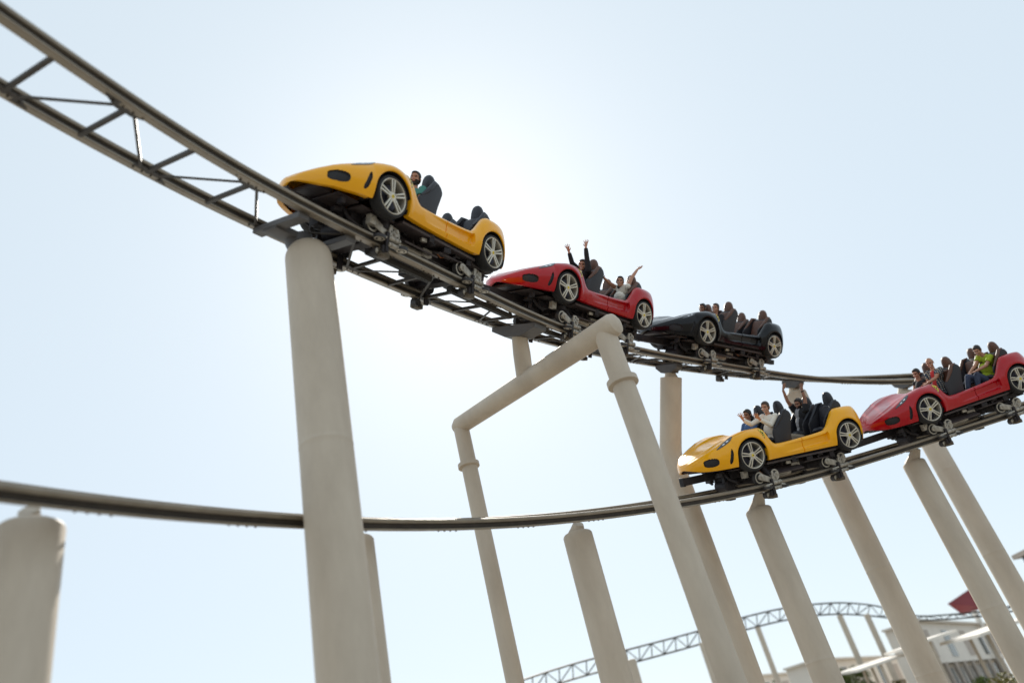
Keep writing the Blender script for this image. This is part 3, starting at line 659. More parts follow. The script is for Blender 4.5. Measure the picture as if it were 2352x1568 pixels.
def f_chassis(m):
    m.cur = 0
    for y in (-.34, .34): m.box((-1.3, y, -.34), (1.65, .05, .075), bev=.008)
    m.box((.10, 0, -.45), (.30, .13, .12), bev=.01)
    for x in (.30, -.2, -.9, -1.5, -2.25, -2.9): m.box((x, 0, -.36), (.05, .42, .05), bev=.006)
    for x in (-.2, -2.25):
        m.box((x, 0, -.52), (.11, .60, .075), bev=.012); m.box((x, 0, -.44), (.20, .36, .06), bev=.01)
        for y in (-.52, .52): m.disc((x+.02, y, -.30), (0, 0, -1), [(-.13, .10), (-.12, .125), (-.02, .125), (0, .105), (.02, .125), (.10, .125), (.12, .09), (.2, .05)], 24)
    m.box((-1.25, 0, -.47), (.62, .17, .10), bev=.015); m.box((-1.15, .22, -.44), (.26, .12, .13), bev=.01); m.box((-1.75, -.2, -.46), (.2, .16, .12), bev=.01)
    m.cur = 1
    m.box((.56, .0, -.175), (.20, .55, .012)); m.box((.86, .0, -.10), (.14, .36, .03)); m.box((.0, 0, -.235), (.36, .62, .015)); m.box((-1.32, 0, -.235), (.93, .76, .02)); m.box((-2.6, 0, -.235), (.34, .62, .015)); m.box((-2.98, 0, -.16), (.10, .55, .012))
    m.box((-.95, .42, -.36), (.40, .30, .012), basis((1, 0, 0), (0, .45, 1))); m.box((-1.75, .45, -.30), (.34, .24, .01), basis((1, 0, 0), (0, .3, 1)))
    m.cur = 0
    r = random.Random(5)
    for k in range(60):
        x = r.uniform(-2.9, .75); y = r.uniform(-.68, .72); s = [r.uniform(.015, .07) for _ in range(3)]
        if min(abs(x), abs(x+2.6)) < .4 and abs(y) > .55: continue
        m.cur = r.choice((0, 0, 1, 2)) if max(s) < .06 else 0
        z = r.uniform(-.34, -.25); m.box((x, y, z), s, basis((1, r.uniform(-.3, .3), 0)), .004)
    m.cur = 0
    for k in range(16):
        x = r.uniform(-2.6, .5); y = r.uniform(-.6, .6); L = r.uniform(.3, .9); dy = r.uniform(-.3, .3)
        m.tube([(x, y, -.27), (x-L*.3, y+dy*.3, -.31-r.random()*.06), (x-L*.7, y+dy*.8, -.29), (x-L, y+dy, -.27)], r.uniform(.008, .02), 8)
    m.cur = 3; m.tube([(-.25, .56, -.30), (-.33, .60, -.42), (-.38, .60, -.50)], .008, 6); m.tube([(-1.5, .5, -.30), (-1.62, .52, -.37), (-1.72, .5, -.33)], .008, 6)
    m.cur = 2; m.box((.12, .60, -.37), (.065, .05, .075), bev=.01); m.disc((.12, .65, -.35), (0, 1, 0), [(0, .03), (.02, .026)], 14)
    m.box((-1.28, .48, -.40), (.11, .05, .06), bev=.01)
    m.cur = 0; m.tube([(.12, .63, -.30), (.10, .64, -.22)], .012, 8)
    m.cur = 2; m.tube([(-.48, .52, -.50), (-1.1, .50, -.50)], .062, 20); m.tube([(-.44, .52, -.50), (-.48, .52, -.50)], .07, 20)
    m.cur = 0
    m.tube([(.45, .3, -.22), (.38, .42, -.42), (.25, .48, -.5)], .03, 10); m.tube([(.45, -.3, -.22), (.38, -.42, -.42), (.25, -.48, -.5)], .03, 10)
    m.box((.42, .26, -.42), (.02, .05, .13), bev=.005); m.box((.48, -.2, -.35), (.05, .1, .1), bev=.01)
    m.disc((.34, .12, -.55), (0, 1, 0), [(-.22, .09), (-.2, .13), (.2, .13), (.22, .09)], 24)
CHASSIS = mk('chassis', f_chassis)
def f_house(m):
    for xa in (0.,):
        for sy in (1,):
            n = 26; V = []; 
            for i in range(n+1):
                a = -.40+(PI+.80)*i/n
                V += [(xa+(RA+.004)*math.cos(a), sy*.86, (RA+.004)*math.sin(a)), (xa+(RA+.004)*math.cos(a), sy*.56, (RA+.004)*math.sin(a))]
            F = [(2*i, 2*i+2, 2*i+3, 2*i+1) for i in range(n)]; V.append((xa, sy*.56, 0)); F += [(2*i+1, 2*i+3, 2*n+2) for i in range(n)]
            m.add(V, F)
HOUSE = mk('wheel_housing', f_house)
def ppoly(pts, k=4): return rounded(pts, k, .5)
def teardrop():
    P = []
    for i in range(26):
        a = 2*PI*i/26; x = math.cos(a); y = math.sin(a)
        P.append((.50+.215*x, 1.73+.14*y*(1-.45*x)-.12*x))
    return P
HL = {s: mk('headlight', lambda m: m.add(*patch(teardrop(), .007, side=s))) for s in (1, -1)}
def smalltd(dx, dt_, r1, r2): return [(.50+dx+r1*math.cos(2*PI*i/16), 1.70+dt_+r2*math.sin(2*PI*i/16)) for i in range(16)]
LB = {(s, k): mk('reflector', lambda m: m.add(*patch(smalltd(*((-.06, .03, .030, .045), (.04, -.02, .03, .035))[k]), .011, side=s))) for s in (1, -1) for k in (0, 1)}
SH0 = (-.375, 1.50)
def shield(sx=.056, st=.18): 
    P = [(-.9, .9), (-.45, .98), (0, 1), (.45, .98), (.9, .9), (.95, .3), (.75, -.3), (.4, -.75), (0, -1), (-.4, -.75), (-.75, -.3), (-.95, .3)]
    return [(SH0[0]+x*sx, SH0[1]+z*st) for x, z in P]
SHB = {s: mk('badge_rim', lambda m: m.add(*patch(shield(.066, .21), .003, side=s))) for s in (1, -1)}
SHD = {s: mk('shield_badge', lambda m: m.add(*patch(shield(), .006, side=s))) for s in (1, -1)}
def shhorse(m, s):
    P = [(-.10, -.48), (.02, -.46), (.0, -.2), (.12, -.05), (.30, -.02), (.42, -.14), (.44, .0), (.28, .12), (.14, .12), (.30, .28), (.26, .44), (.10, .50), (.02, .34), (-.08, .16), (-.24, .04), (-.40, .30), (-.44, .10), (-.26, -.14), (-.16, -.22), (-.22, -.38)]
    V = []
    for x, z in P:
        a, t = SH0[0]+x*.075, SH0[1]+z*.24-.0; y, zz, _ = surf(a, t); V.append((a, (y+.011)*s, zz+.006))
    m.add(V, [tuple(range(len(P)))])
SHH = {s: mk('horse_emblem', lambda m: shhorse(m, s), False) for s in (1, -1)}
def f_dash(m):
    bulge(m, rounded([(-.50, .43), (-.62, .44), (-.70, .36), (-.66, .2), (-.50, .1)], 3, .05), -.62, .62, .05)
    m.tube([(-.72, .36+.0, .28), (-.66, .36, .26)], .03, 10)
DASH = mk('dashboard', f_dash)
def f_coup(m, fr):
    m.box(((fr-.1)/2, 0, -.295), ((fr+.1)/2, .07, .080), bev=.012); m.box((fr-.03, 0, -.295), (.03, .08, .095), bev=.01)
COUPR = mk('coupler_bar', lambda m: m.box((-2.95, 0, -.27), (.75, .06, .065), bev=.012))
COUPF = mk('coupler_bar', lambda m: f_coup(m, 1.30)); COUPL = mk('coupler_bar', lambda m: f_coup(m, 2.12))

CARS = {
 'Y1': ([-1.91, 8.64, 8.49], [-.483, -.869, -.11], [.301, -.282, .911]),
 'R1': ([.78, 13.17, 9.19], [-.641, -.766, -.044], [.334, -.33, .883]),
 'B': ([4.28, 17.05, 9.49], [-.766, -.643, .005], [.331, -.387, .861]),
 'Y2': ([3.98, 16.1, 5.63], [-.933, -.35, -.079], [.062, -.374, .925]),
 'R2': ([8.88, 17.87, 6.2], [-.98, -.161, -.12], [-.055, -.36, .931])}
MW = {}
for k, (t, x, u) in CARS.items():
    x = A_(*x); x /= np.linalg.norm(x); u = A_(*u); u -= (u@x)*x; u /= np.linalg.norm(u); y = np.cross(u, x)
    MW[k] = (np.stack([x, y, u], 1), A_(*t)+EYE)
def oput(name, me, parent, mats, loc=None, R=None, sc=None):
    """object sharing mesh data; materials linked to the object"""
    o = bpy.data.objects.new(name, me); COL.objects.link(o); o.parent = parent
    while len(me.materials) < len(mats): me.materials.append(None)
    for i, mm in enumerate(mats):
        o.material_slots[i].link = 'OBJECT'; o.material_slots[i].material = M[mm]
    mt = Matrix.Identity(4)
    if loc is not None: mt = Matrix.Translation(loc)
    if R is not None: mt = mt @ Matrix(R).to_4x4()
    if sc is not None: mt = mt @ Matrix.Diagonal((*sc, 1))
    o.matrix_local = mt; return o
def make_car(key, paint, leather, label, lead, tr):
    R, t = MW[key]; m4 = Matrix.Translation(t.tolist()) @ Matrix(R.tolist()).to_4x4()
    root = empty('coaster_car', matrix=m4); tag(root, label, 'coaster car', 'sports car shaped coaster cars')
    oput('body', BODY, root, [paint, 'inner', 'grille'])
    for xa in ARCH:
        for s in (1, -1): oput('wheel_housing', HOUSE, root, ['inner'], (xa, 0, 0), None, (1, s, 1))
    ch = oput('chassis', CHASSIS, root, ['chassis', 'panel', 'bogie', 'orange_cable'])
    oput('dashboard', DASH, root, ['seatblk'])
    oput('coupler_bar', COUPF if lead else COUPL, root, ['chassis'])
    oput('coupler_bar', COUPR, root, ['chassis'])
    for s in (1, -1):
        h = oput('headlight', HL[s], root, ['lens']); [oput('reflector', LB[s, k_], h, ['lampbright']) for k_ in (0, 1)]
        b = oput('shield_badge', SHD[s], root, ['yellowhub']); oput('horse_emblem', SHH[s], b, ['emblack']); oput('badge_rim', SHB[s], b, ['emblack'])
        for xa in ARCH:
            a = random.Random(hash((len(key), xa, s, ord(key[0])))&255).uniform(-.12, .12) if s < 0 else {0.: .10, -2.6: .06}[xa]
            w_ = oput('wheel', BRAKE, root, ['disc'], (xa, s*.885, 0), Matrix.Rotation(a, 3, 'Y') if s > 0 else Matrix.Rotation(PI, 3, 'Z') @ Matrix.Rotation(a, 3, 'Y'))
            oput('tyre', TYRE, w_, ['tyre']); oput('rim', RIM, w_, ['rim']); oput('hub_cap', CAP, w_, ['yellowhub']); oput('horse_emblem', HORSE, w_, ['emblack'])
    for dx in (0, -1.40):
        for y in (.36, -.36):
            s_ = oput('seat', SHELL, root, ['seatshell'], (dx, y, 0)); oput('seat_cushion', CUSH, s_, [leather]); oput('headrest', HEADR, s_, [leather]); [oput('side_bolster', WING, s_, [leather], (0, .225*k_, 0), None, (1, k_, 1)) for k_ in (1, -1)]; oput('lap_bar', LAP, s_, ['seatblk'])
    # bogies stand on the real rails
    Ri = R.T
    for bx in (-.21, -2.26):
        wp = t+R@A_(bx, 0, -.76); q = tr.s[np.argmin(np.linalg.norm(tr.p-wp, axis=1))]
        qs = np.linspace(q-1, q+1, 201); q = min(qs, key=lambda v: np.linalg.norm(tr.get(v)[0]-wp)); c, f, l, u = tr.get(q)
        for s in (1, -1):
            o_ = Ri@(c+l*s*tr.g-t); Rm = np.stack([Ri@f, Ri@l*s, Ri@u], 1)
            bo = oput('bogie', BOGIE, root, ['bogie', 'roller', 'chassis', 'bogiebrn'], tuple(o_), Rm.tolist())
            for wx in (.23, -.22): oput('running_wheel', RUN, bo, ['roller', 'greyroll'], (wx, .035, .225))
            for wx in (.17, -.30): oput('guide_wheel', GUIDE, bo, ['roller', 'greyroll'], (wx, .17, -.0 if wx > 0 else -.03))
            oput('upstop_wheel', UPW, bo, ['roller', 'greyroll'], (.07, .0, -.160))
    return root
make_car('Y1', 'yellow', 'seatblk', 'yellow car leading the upper train, seen from below', True, UT)
make_car('R1', 'red', 'seatbrn', 'red car following the yellow one on the upper track', False, UT)
make_car('B', 'black', 'seatbrn', 'black car with brown seats at the rear of the upper train', False, UT)
make_car('Y2', 'yellow', 'seatblk', 'yellow car leading the lower train above the lower track', True, DT)
make_car('R2', 'red', 'seatbrn', 'red car cut by the right edge on the lower track', False, DT)

# ------------------------------------------------------------------ people
def on(key, px, py, y):
    """point in the car frame on the plane y = const seen at pixel (4096-wide photograph)"""
    R, t = MW[key]; e = R.T@(EYE-t); d = R.T@(at(px/1.7415, py/1.7415, 1)-EYE); k = (y-e[1])/d[1]; return e+k*d
def fuse(m, name, voxel, smooth_it=2):
    me = m.mesh(name, False); ob = bpy.data.objects.new('tmp', me); COL.objects.link(ob)
    b = bmesh.new(); b.from_mesh(me); bmesh.ops.recalc_face_normals(b, faces=b.faces); b.to_mesh(me); b.free()
    md = ob.modifiers.new('r', 'REMESH'); md.mode = 'VOXEL'; md.voxel_size = voxel
    sm = ob.modifiers.new('s', 'SMOOTH'); sm.iterations = smooth_it; sm.factor = .5
    dg = bpy.context.evaluated_depsgraph_get(); out = bpy.data.meshes.new_from_object(ob.evaluated_get(dg)); out.name = name
    bpy.data.objects.remove(ob); bpy.data.meshes.remove(me)
    out.polygons.foreach_set('use_smooth', [True]*len(out.polygons)); out.materials.clear(); return out
def unit(v): v = np.asarray(v, float); return v/(np.linalg.norm(v)+1e-12)
def head_parts(m, c, R, fem):
    """R columns: face forward, left, up; c = head centre"""
    P = lambda x, y, z: c+R@A_(x, y, z)
    m.ell(P(-.012, 0, .030), (.098, .076, .092), R); m.ell(P(.022, 0, -.035), (.070, .058 if fem else .064, .078), R)
    m.ell(P(.058, 0, -.092), (.030, .030, .024), R)                      # chin
    m.ell(P(.085, 0, -.010), (.014, .011, .030), basis(R@A_(1, 0, .25), R[:, 2])); m.ell(P(.099, 0, -.024), (.014, .016, .012), R)   # nose
    m.ell(P(.078, 0, .028), (.018, .052, .012), R); m.ell(P(.082, 0, -.058), (.013, .024, .011), R)      # brow, mouth
    for s in (1, -1): m.ell(P(-.008, s*.080, -.010), (.020, .008, .032), R); m.ell(P(.060, s*.038, -.028), (.026, .020, .020), R)
def hand_parts(m, w, d, nrm, side, spread=.35, L=.185, curl=.15):
    """wrist w, finger direction d, palm normal nrm, side = thumb side vector"""
    d = unit(d); nrm = unit(nrm-(nrm@d)*d); sd = unit(np.cross(nrm, d)); sd = sd if sd@side > 0 else -sd
    R = np.stack([d, sd, nrm], 1); m.ell(w+d*.055, (.055, .042, .017), R); m.ell(w+d*.02, (.03, .028, .018), R)
    for i, (o, ln) in enumerate(((.034, .080), (.012, .090), (-.012, .083), (-.034, .066))):
        a = spread*(o/.032)*.5; dd = unit(d*math.cos(a)+sd*math.sin(a)); b = w+d*.090+sd*o; k = b+dd*ln*.5+nrm*curl*.02; e = k+unit(dd+nrm*curl)*ln*.5
        m.tube([b-dd*.02, b, k, e], [.0115, .0115, .0108, .009], 8); m.ell(e, .0092, n=8); m.ell(k, .011, n=8)
    b = w+d*.035+sd*.030; k = b+unit(d*.65+sd*.8)*.04; e = k+unit(d*.9+sd*.45)*.032; m.tube([b-sd*.015, b, k, e], [.014, .013, .011, .008], 8); m.ell(e, .0085, n=8)
def person(key, label, skin, hair, shirt, J, trousers='denim', sleeves='long', fem=False, hairlong=False, bald=False, beard=False, extra=None, look=(1, .25, 0), up=(0, 0, 1), smile=True, inner=None):
    R0, t0 = MW[key]; sc = J.get('scale', 1.06)
    root_m = Matrix.Translation(t0.tolist()) @ Matrix(R0.tolist()).to_4x4()
    hd = A_(*J['head']); fw = unit(look); upv = unit(A_(*up)); lf = unit(np.cross(upv, fw)); RH = np.stack([fw, lf, np.cross(fw, lf)], 1)
    pel = A_(*J['pelvis']); shL, shR = A_(*J['shL']), A_(*J['shR']); ch = (shL+shR)/2; nk = ch+(hd-ch)*.45
    m = MB(); head_parts(m, hd, RH*sc, fem)
    v = unit(hd-ch)
    m.tube([ch-v*.02, nk, hd-RH[:, 2]*.05-RH[:, 0]*.015], [.062, .052, .052], 14)
    ax = unit(shL-shR); fr = unit(np.cross(ax, v)); Rt = np.stack([fr, ax, v], 1)
    def torso(m, g, low=True):
        m.ell(ch-v*.11, (.115+g, .165+g, .16+g), Rt); m.ell(ch-v*.02, (.075+g, .17+g, .055+g), Rt)
        mid = ch*.5+pel*.5; m.ell(mid, (.118+g, .155+g, .20+g), Rt); m.ell(ch*.25+pel*.75, (.12+g, .158+g, .16+g), Rt); m.ell(pel+v*.02, (.12+g, .162+g, .12+g), Rt)
    torso(m, 0)
    def arm(m, sh, el, wr, g=0., upto=1.):
        a, b, c = A_(*sh), A_(*el), A_(*wr)
        if upto >= 1: m.tube([a, a*.6+b*.4, b], [.056+g, .050+g, .041+g], 14); m.ell(b, .042+g); m.ell(a, .060+g); m.tube([b, b*.65+c*.35, c], [.041+g, .041+g, .028+g*1.2], 14)
        else: m.ell(a, .060+g); m.tube([a, a*(1-upto)+b*upto], [.058+g, .056+g], 14)
    for s, el, wr, hdv in (('shL', 'elL', 'wrL', 'haL'), ('shR', 'elR', 'wrR', 'haR')):
        arm(m, J[s], J[el], J[wr])
    sg = {'L': 1, 'R': -1}
    hm = MB()
    for k in 'LR':
        w_ = A_(*J['wr'+k]); d = unit(A_(*J['ha'+k])-w_) if 'ha'+k in J else unit(w_-A_(*J['el'+k]))
        nrm = A_(*J.get('pn'+k, (1, 0, .2))); th = A_(*J.get('th'+k, (0, -sg[k], .3)))
        hand_parts(m, w_, d, nrm, th, J.get('sp'+k, .6), curl=J.get('cu'+k, .1))
    def legs(m, g):
        for k in 'LR':
            hip = pel+ax*sg[k]*.09; kn = A_(*J.get('kn'+k, pel+A_(.44, sg[k]*.13, .12))); an = A_(*J.get('an'+k, kn+A_(.14, 0, -.36)))
            m.ell(hip, .095+g); m.tube([hip, hip*.5+kn*.5, kn], [.092+g, .080+g, .060+g], 14); m.ell(kn, .060+g); m.tube([kn, kn*.6+an*.4, an], [.058+g, .055+g, .040+g], 14)
    legs(m, 0)
    for k in 'LR':
        kn = A_(*J.get('kn'+k, pel+A_(.44, sg[k]*.13, .12))); an = A_(*J.get('an'+k, kn+A_(.14, 0, -.36))); m.ell(an+A_(.06, 0, -.04), (.13, .045, .04))
    me = fuse(m, 'person', .0068, 1)
    co = np.empty(len(me.polygons)*3); me.polygons.foreach_get('center', co); co = co.reshape(-1, 3); q = (co-hd)@RH/sc; x, y, z = q.T
    idx = np.zeros(len(q), int); face = (x > .03) & (abs(y) < .08) & (z > -.13) & (z < .12)
    for s in (1, -1):
        idx[face & (((y-s*.033)/.016)**2+((z-.004)/.008)**2 < 1)] = 1
        idx[face & (((y-s*.034)/.024)**2+((z-.026)/.006)**2 < 1)] = 2
    if smile:
        idx[face & ((y/.027)**2+((z+.059)/.012)**2 < 1) & (x > .05)] = 4; idx[face & ((y/.021)**2+((z+.058)/.0065)**2 < 1) & (x > .05)] = 3
    else: idx[face & ((y/.024)**2+((z+.060)/.008)**2 < 1) & (x > .05)] = 4
    if beard: idx[(z < -.035) & (z > -.125) & (x > .0) & (abs(y) < .075) & (idx == 0) & ~((abs(y) < .02) & (z > -.05))] = 2
    me.polygons.foreach_set('material_index', idx.astype(np.int32))
    ob = link('person', me, None, [skin, 'eye', hair, 'teeth', 'lip']); ob.matrix_world = root_m; tag(ob, label, 'person', 'riders in the coaster cars')
    # hair
    if not bald:
        m = MB(); P = lambda x_, y_, z_: hd+(RH*sc)@A_(x_, y_, z_)
        m.ell(P(-.022, 0, .045), (.100, .084, .090), RH*sc); m.ell(P(-.05, 0, .0), (.066, .078, .085), RH*sc); m.ell(P(.03, 0, .092), (.055, .058, .028), RH*sc)
        for s in (1, -1): m.ell(P(-.005, s*.072, .02), (.035, .014, .045), RH*sc)
        if hairlong: m.ell(P(-.085, 0, -.05), (.05, .055, .10), RH*sc); m.ell(P(-.06, 0, -.10), (.045, .07, .06), RH*sc)
        hm_ = fuse(m, 'hair', .008); link('hair', hm_, ob, [hair])
    else:
        m = MB(); P = lambda x_, y_, z_: hd+(RH*sc)@A_(x_, y_, z_)
        m.ell(P(-.035, 0, .02), (.080, .080, .070), RH*sc); link('hair', fuse(m, 'hair', .008), ob, ['stubble'])
    # shirt
    m = MB(); torso(m, .014)
    for s, el, wr in (('shL', 'elL', 'wrL'), ('shR', 'elR', 'wrR')):
        if sleeves == 'long': 
            a, b = A_(*J[el]), A_(*J[wr]); arm(m, J[s], J[el], b-(b-a)*.10, .013)
        elif sleeves == 'short': arm(m, J[s], J[el], J[wr], .020, .55)
        else: arm(m, J[s], J[el], J[wr], .012, .02)
    m.tube([ch-v*.02, ch+v*.035], [.085, .062], 16)
    sm_ = fuse(m, 'shirt', .009, 3); co = np.empty(len(sm_.polygons)*3); sm_.polygons.foreach_get('center', co); co = co.reshape(-1, 3); q = (co-ch)@Rt
    mats = [shirt]
    if inner:
        mats.append(inner); sm_.polygons.foreach_set('material_index', ((q[:, 0] > .05) & (abs(q[:, 1]) < .055+.0*q[:, 2]) & (abs(q[:, 1]) < .10)).astype(np.int32))
    link('shirt', sm_, ob, mats)
    m = MB(); legs(m, .014); m.ell(pel-v*.02, (.13, .172, .11), Rt); link('trousers', fuse(m, 'trousers', .010), ob, [trousers])
    m = MB()
    for k in 'LR':
        kn = A_(*J.get('kn'+k, pel+A_(.44, sg[k]*.13, .12))); an = A_(*J.get('an'+k, kn+A_(.14, 0, -.36))); m.ell(an+A_(.06, 0, -.045), (.142, .052, .05)); m.ell(an+A_(-.01, 0, -.03), (.055, .048, .055))
    link('shoes', fuse(m, 'shoes', .011), ob, ['black_cloth'])
    if extra: extra(ob, J)
    return ob
def pose(key, y, head, shL=None, shR=None, elL=None, elR=None, wrL=None, wrR=None, tipL=None, tipR=None, seatx=0., pel=None, yn=None, yf=None, **kw):
    """joints seen in the photograph; unseen ones rest on the lap bar"""
    J = dict(kw); J['head'] = on(key, *head, y); yn = y+.19 if yn is None else yn; yf = y-.19 if yf is None else yf
    h = J['head']; J['pelvis'] = pel if pel is not None else A_(-.97+seatx, y, .06)
    hp = A_(J['pelvis'][0], y, J['pelvis'][2]); sp = unit(h-hp); chc = h-sp*.235
    J['shL'] = on(key, *shL, yn) if shL else chc+A_(0, .18, 0); J['shR'] = on(key, *shR, yf) if shR else chc-A_(0, .18, 0)
    for k, s, yy, e, w_, tp in (('L', 1, yn, elL, wrL, tipL), ('R', -1, yf, elR, wrR, tipR)):
        sh = J['sh'+k]
        J['el'+k] = on(key, *e, J.get('ye'+k, yy)) if e else sh+A_(.10, s*.04, -.25)
        J['wr'+k] = on(key, *w_, J.get('yw'+k, yy)) if w_ else A_(-.86+seatx, y+s*.13, .27)
        if tp: J['ha'+k] = on(key, *tp, J.get('yt'+k, J.get('yw'+k, yy)))
        # keep limb lengths human: clamp
        for a, b, L in (('sh'+k, 'el'+k, .30), ('el'+k, 'wr'+k, .265)):
            v_ = J[b]-J[a]; n = np.linalg.norm(v_); lo, hi = L*.80, L*1.16
            if n > hi or n < lo: J[b] = J[a]+v_/n*min(max(n, lo), hi)
    print(key, 'head', np.round(J['head'], 2), 'shL', np.round(J['shL'], 2), 'wrL', np.round(J['wrL'], 2)); return J
def watch(col='emblack', k='L'):
    def f(ob, J):
        a, b = A_(*J['el'+k]), A_(*J['wr'+k]); v = unit(b-a); m = MB(); m.disc(b-v*.02, v, [(-.014, .034), (-.012, .038), (.012, .038), (.014, .034)], 20); m.disc(b-v*.02+unit(np.cross(v, (0, 0, 1)))*.036, np.cross(v, (0, 0, 1)), [(0, .017), (.008, .015)], 14)
        m.obj('wristwatch', col, ob)
    return f
FACE = (1, .35, -.12)
person('Y1', 'rider in a teal T-shirt behind the bonnet of the upper yellow car', 'skin', 'hairdark', 'teal_cloth', pose('Y1', .36, (1662, 716), shL=(1690, 762), yn=.53), sleeves='short', look=(1, .45, -.1), beard=True, smile=False)
person('R1', 'woman in black cardigan raising both arms in the upper red car', 'skin', 'hairbrown', 'black_cloth',
       pose('R1', .34, (2330, 1061), shL=(2354, 1078), elL=(2347, 1028), wrL=(2343, 990), tipL=(2345, 966), shR=(2318, 1083), elR=(2288, 1052), wrR=(2276, 1008), tipR=(2270, 988), yn=.52, yf=.12, spL=.9, spR=.9), trousers='black_cloth', fem=True, look=(1, .5, -.2), inner='white_cloth')
person('R1', 'woman in white top with spread arms in the back of the upper red car', 'skin', 'hairdark', 'white_cloth',
       pose('R1', .34, (2480, 1127), shL=(2511, 1146), elL=(2527, 1110), wrL=(2549, 1079), tipL=(2567, 1062), shR=(2463, 1150), elR=(2437, 1132), wrR=(2416, 1112), seatx=-1.4, yn=.50, yf=.14, spL=.8, thL=(0, 0, -1)), sleeves='none', trousers='denim', fem=True, look=(1, .6, -.1), hairlong=True)
person('B', 'rider with cropped dark hair at the far side of the black car', 'skindark', 'hairdark', 'black_cloth', pose('B', -.34, (2809, 1233)), look=(1, .3, -.1), smile=True)
person('B', 'rider with tousled hair and grey collar at the near side of the black car', 'skin', 'hairbrown', 'black_cloth', pose('B', .34, (2862, 1233)), look=(1, .35, -.05), smile=True, inner='grey_cloth')
person('Y2', 'man in white shirt holding out both hands in the lower yellow car', 'skin', 'hairbrown', 'white_cloth',
       pose('Y2', .34, (3061, 1629), shL=(3100, 1664), elL=(3085, 1697), wrL=(3036, 1675), tipL=(3012, 1644), shR=(3050, 1668), elR=(3006, 1697), wrR=(2974, 1680), tipR=(2952, 1643), yn=.52, yf=.16, yeR=.10, ywR=.06, spL=.8, spR=1.1, pnL=(1, .2, .3), pnR=(1, .2, .3), thL=(.2, -1, .3), thR=(.0, 1, .2)), trousers='black_cloth', look=(1, .55, -.08))
person('Y2', 'dark-haired woman in blue top at the far side of the lower yellow car', 'skindark', 'hairdark', 'blue_cloth', pose('Y2', -.34, (2989, 1660)), fem=True, look=(1, .35, -.1), sleeves='short', hairlong=True)
person('Y2', 'bearded man in black T-shirt with arms up in the lower yellow car', 'skindark', 'hairdark', 'black_cloth',
       pose('Y2', -.30, (3193, 1615), shL=(3222, 1638), elL=(3220, 1596), wrL=(3208, 1562), tipL=(3205, 1524), shR=(3178, 1640), elR=(3150, 1604), wrR=(3132, 1560), tipR=(3137, 1534), seatx=-1.4, yn=-.12, yf=-.48, spL=.8, spR=.3), sleeves='short', trousers='khaki', look=(1, .35, -.15), beard=True, smile=False, extra=watch(), inner='grey_cloth')
person('R2', 'laughing woman in black at the far side of the lower red car', 'skin', 'hairdark', 'black_cloth', pose('R2', -.34, (3665, 1495)), fem=True, look=(1, .35, -.1), sleeves='none')
person('R2', 'bald man in plaid shirt over a red T-shirt in the lower red car', 'skin', 'hairbrown', 'plaid',
       pose('R2', .20, (3719, 1452), shL=(3761, 1479), elL=(3742, 1512), wrL=(3712, 1530), yn=.38, yf=.0), sleeves='short', bald=True, look=(1, .75, -.25), trousers='khaki', inner='red_cloth')
person('R2', 'man in lime green T-shirt and jeans gripping the bar of the lower red car', 'skin', 'hairdark', 'green_cloth',
       pose('R2', .24, (3909, 1402), shL=(3960, 1428), elL=(3945, 1462), wrL=(3898, 1486), shR=(3918, 1426), elR=(3902, 1462), wrR=(3880, 1490), seatx=-1.4, yn=.42, yf=.08, knL=on('R2', 3908, 1499, .34), anL=on('R2', 3914, 1545, .34), knR=on('R2', 3872, 1507, .12), anR=on('R2', 3872, 1556, .12)), sleeves='short', look=(1, .4, -.35))

# ------------------------------------------------------------------ background
def far_track():
    px = [(1080, 1622), (1180, 1586), (1300, 1546), (1440, 1508), (1610, 1462), (1700, 1434), (1800, 1410), (1880, 1399), (1950, 1397), (2020, 1404), (2095, 1418), (2180, 1416), (2260, 1408), (2400, 1380)]
    dp = [52, 54, 57, 60, 64, 66, 68, 70, 72, 73, 72, 70, 68, 64]; nodes = []
    for (x, y), d in zip(px, dp):
        p = at(x, y, d)-EYE; nodes.append([*p, (1.05, .95, .85, .7)[min(3, max(0, int((x-1700)/90)))] if x < 2050 else .35])
    tr = Track(np.array(nodes[::-1]), .55, 0.); base = tr.get(0)[0].copy(); base[2] = 0
    root = empty('coaster_track', base); tag(root, 'distant lattice track arching over the background behind the columns', 'roller coaster track')
    inv = Matrix.Translation((-base).tolist()); L = tr.s[-1]; B4 = [(-.055, -.055), (.055, -.055), (.055, .055), (-.055, .055)]
    for sg in (1, -1): m = MB(); m.add(*sweep(tr, sg*.55, B4, 0, L, 1.)); m.obj('rail', 'truss', root, matrix=inv)
    m = MB(); q = 0; k = 0
    while q < L-1.4:
        a, f, l, u = tr.get(q); b, f2, l2, u2 = tr.get(q+1.3); s = 1 if k % 2 else -1
        for pa, pb in ((a+l*.55*s, b-l2*.55*s), (b+l2*.55, b-l2*.55)):
            m.box((pa+pb)/2, (np.linalg.norm(pb-pa)/2, .032, .028), basis(pb-pa, u))
        q += 1.3; k += 1
    m.obj('lattice', 'truss', root, smooth=False, matrix=inv); return tr
far_track()
far_column(1740, 1440, 66, 12, 'thin distant column left of the track arch')
far_column(1928, 1412, 71, 13, 'thin distant column under the crest of the track arch')
far_column(1990, 1410, 72, 13, 'thin distant column right of the crest of the track arch')
far_column(1612, 1475, 62, 14, 'distant column showing left of the bent-head column')
far_column(1447, 1515, 40, 26, 'grey column half hidden behind the column between the portal legs')
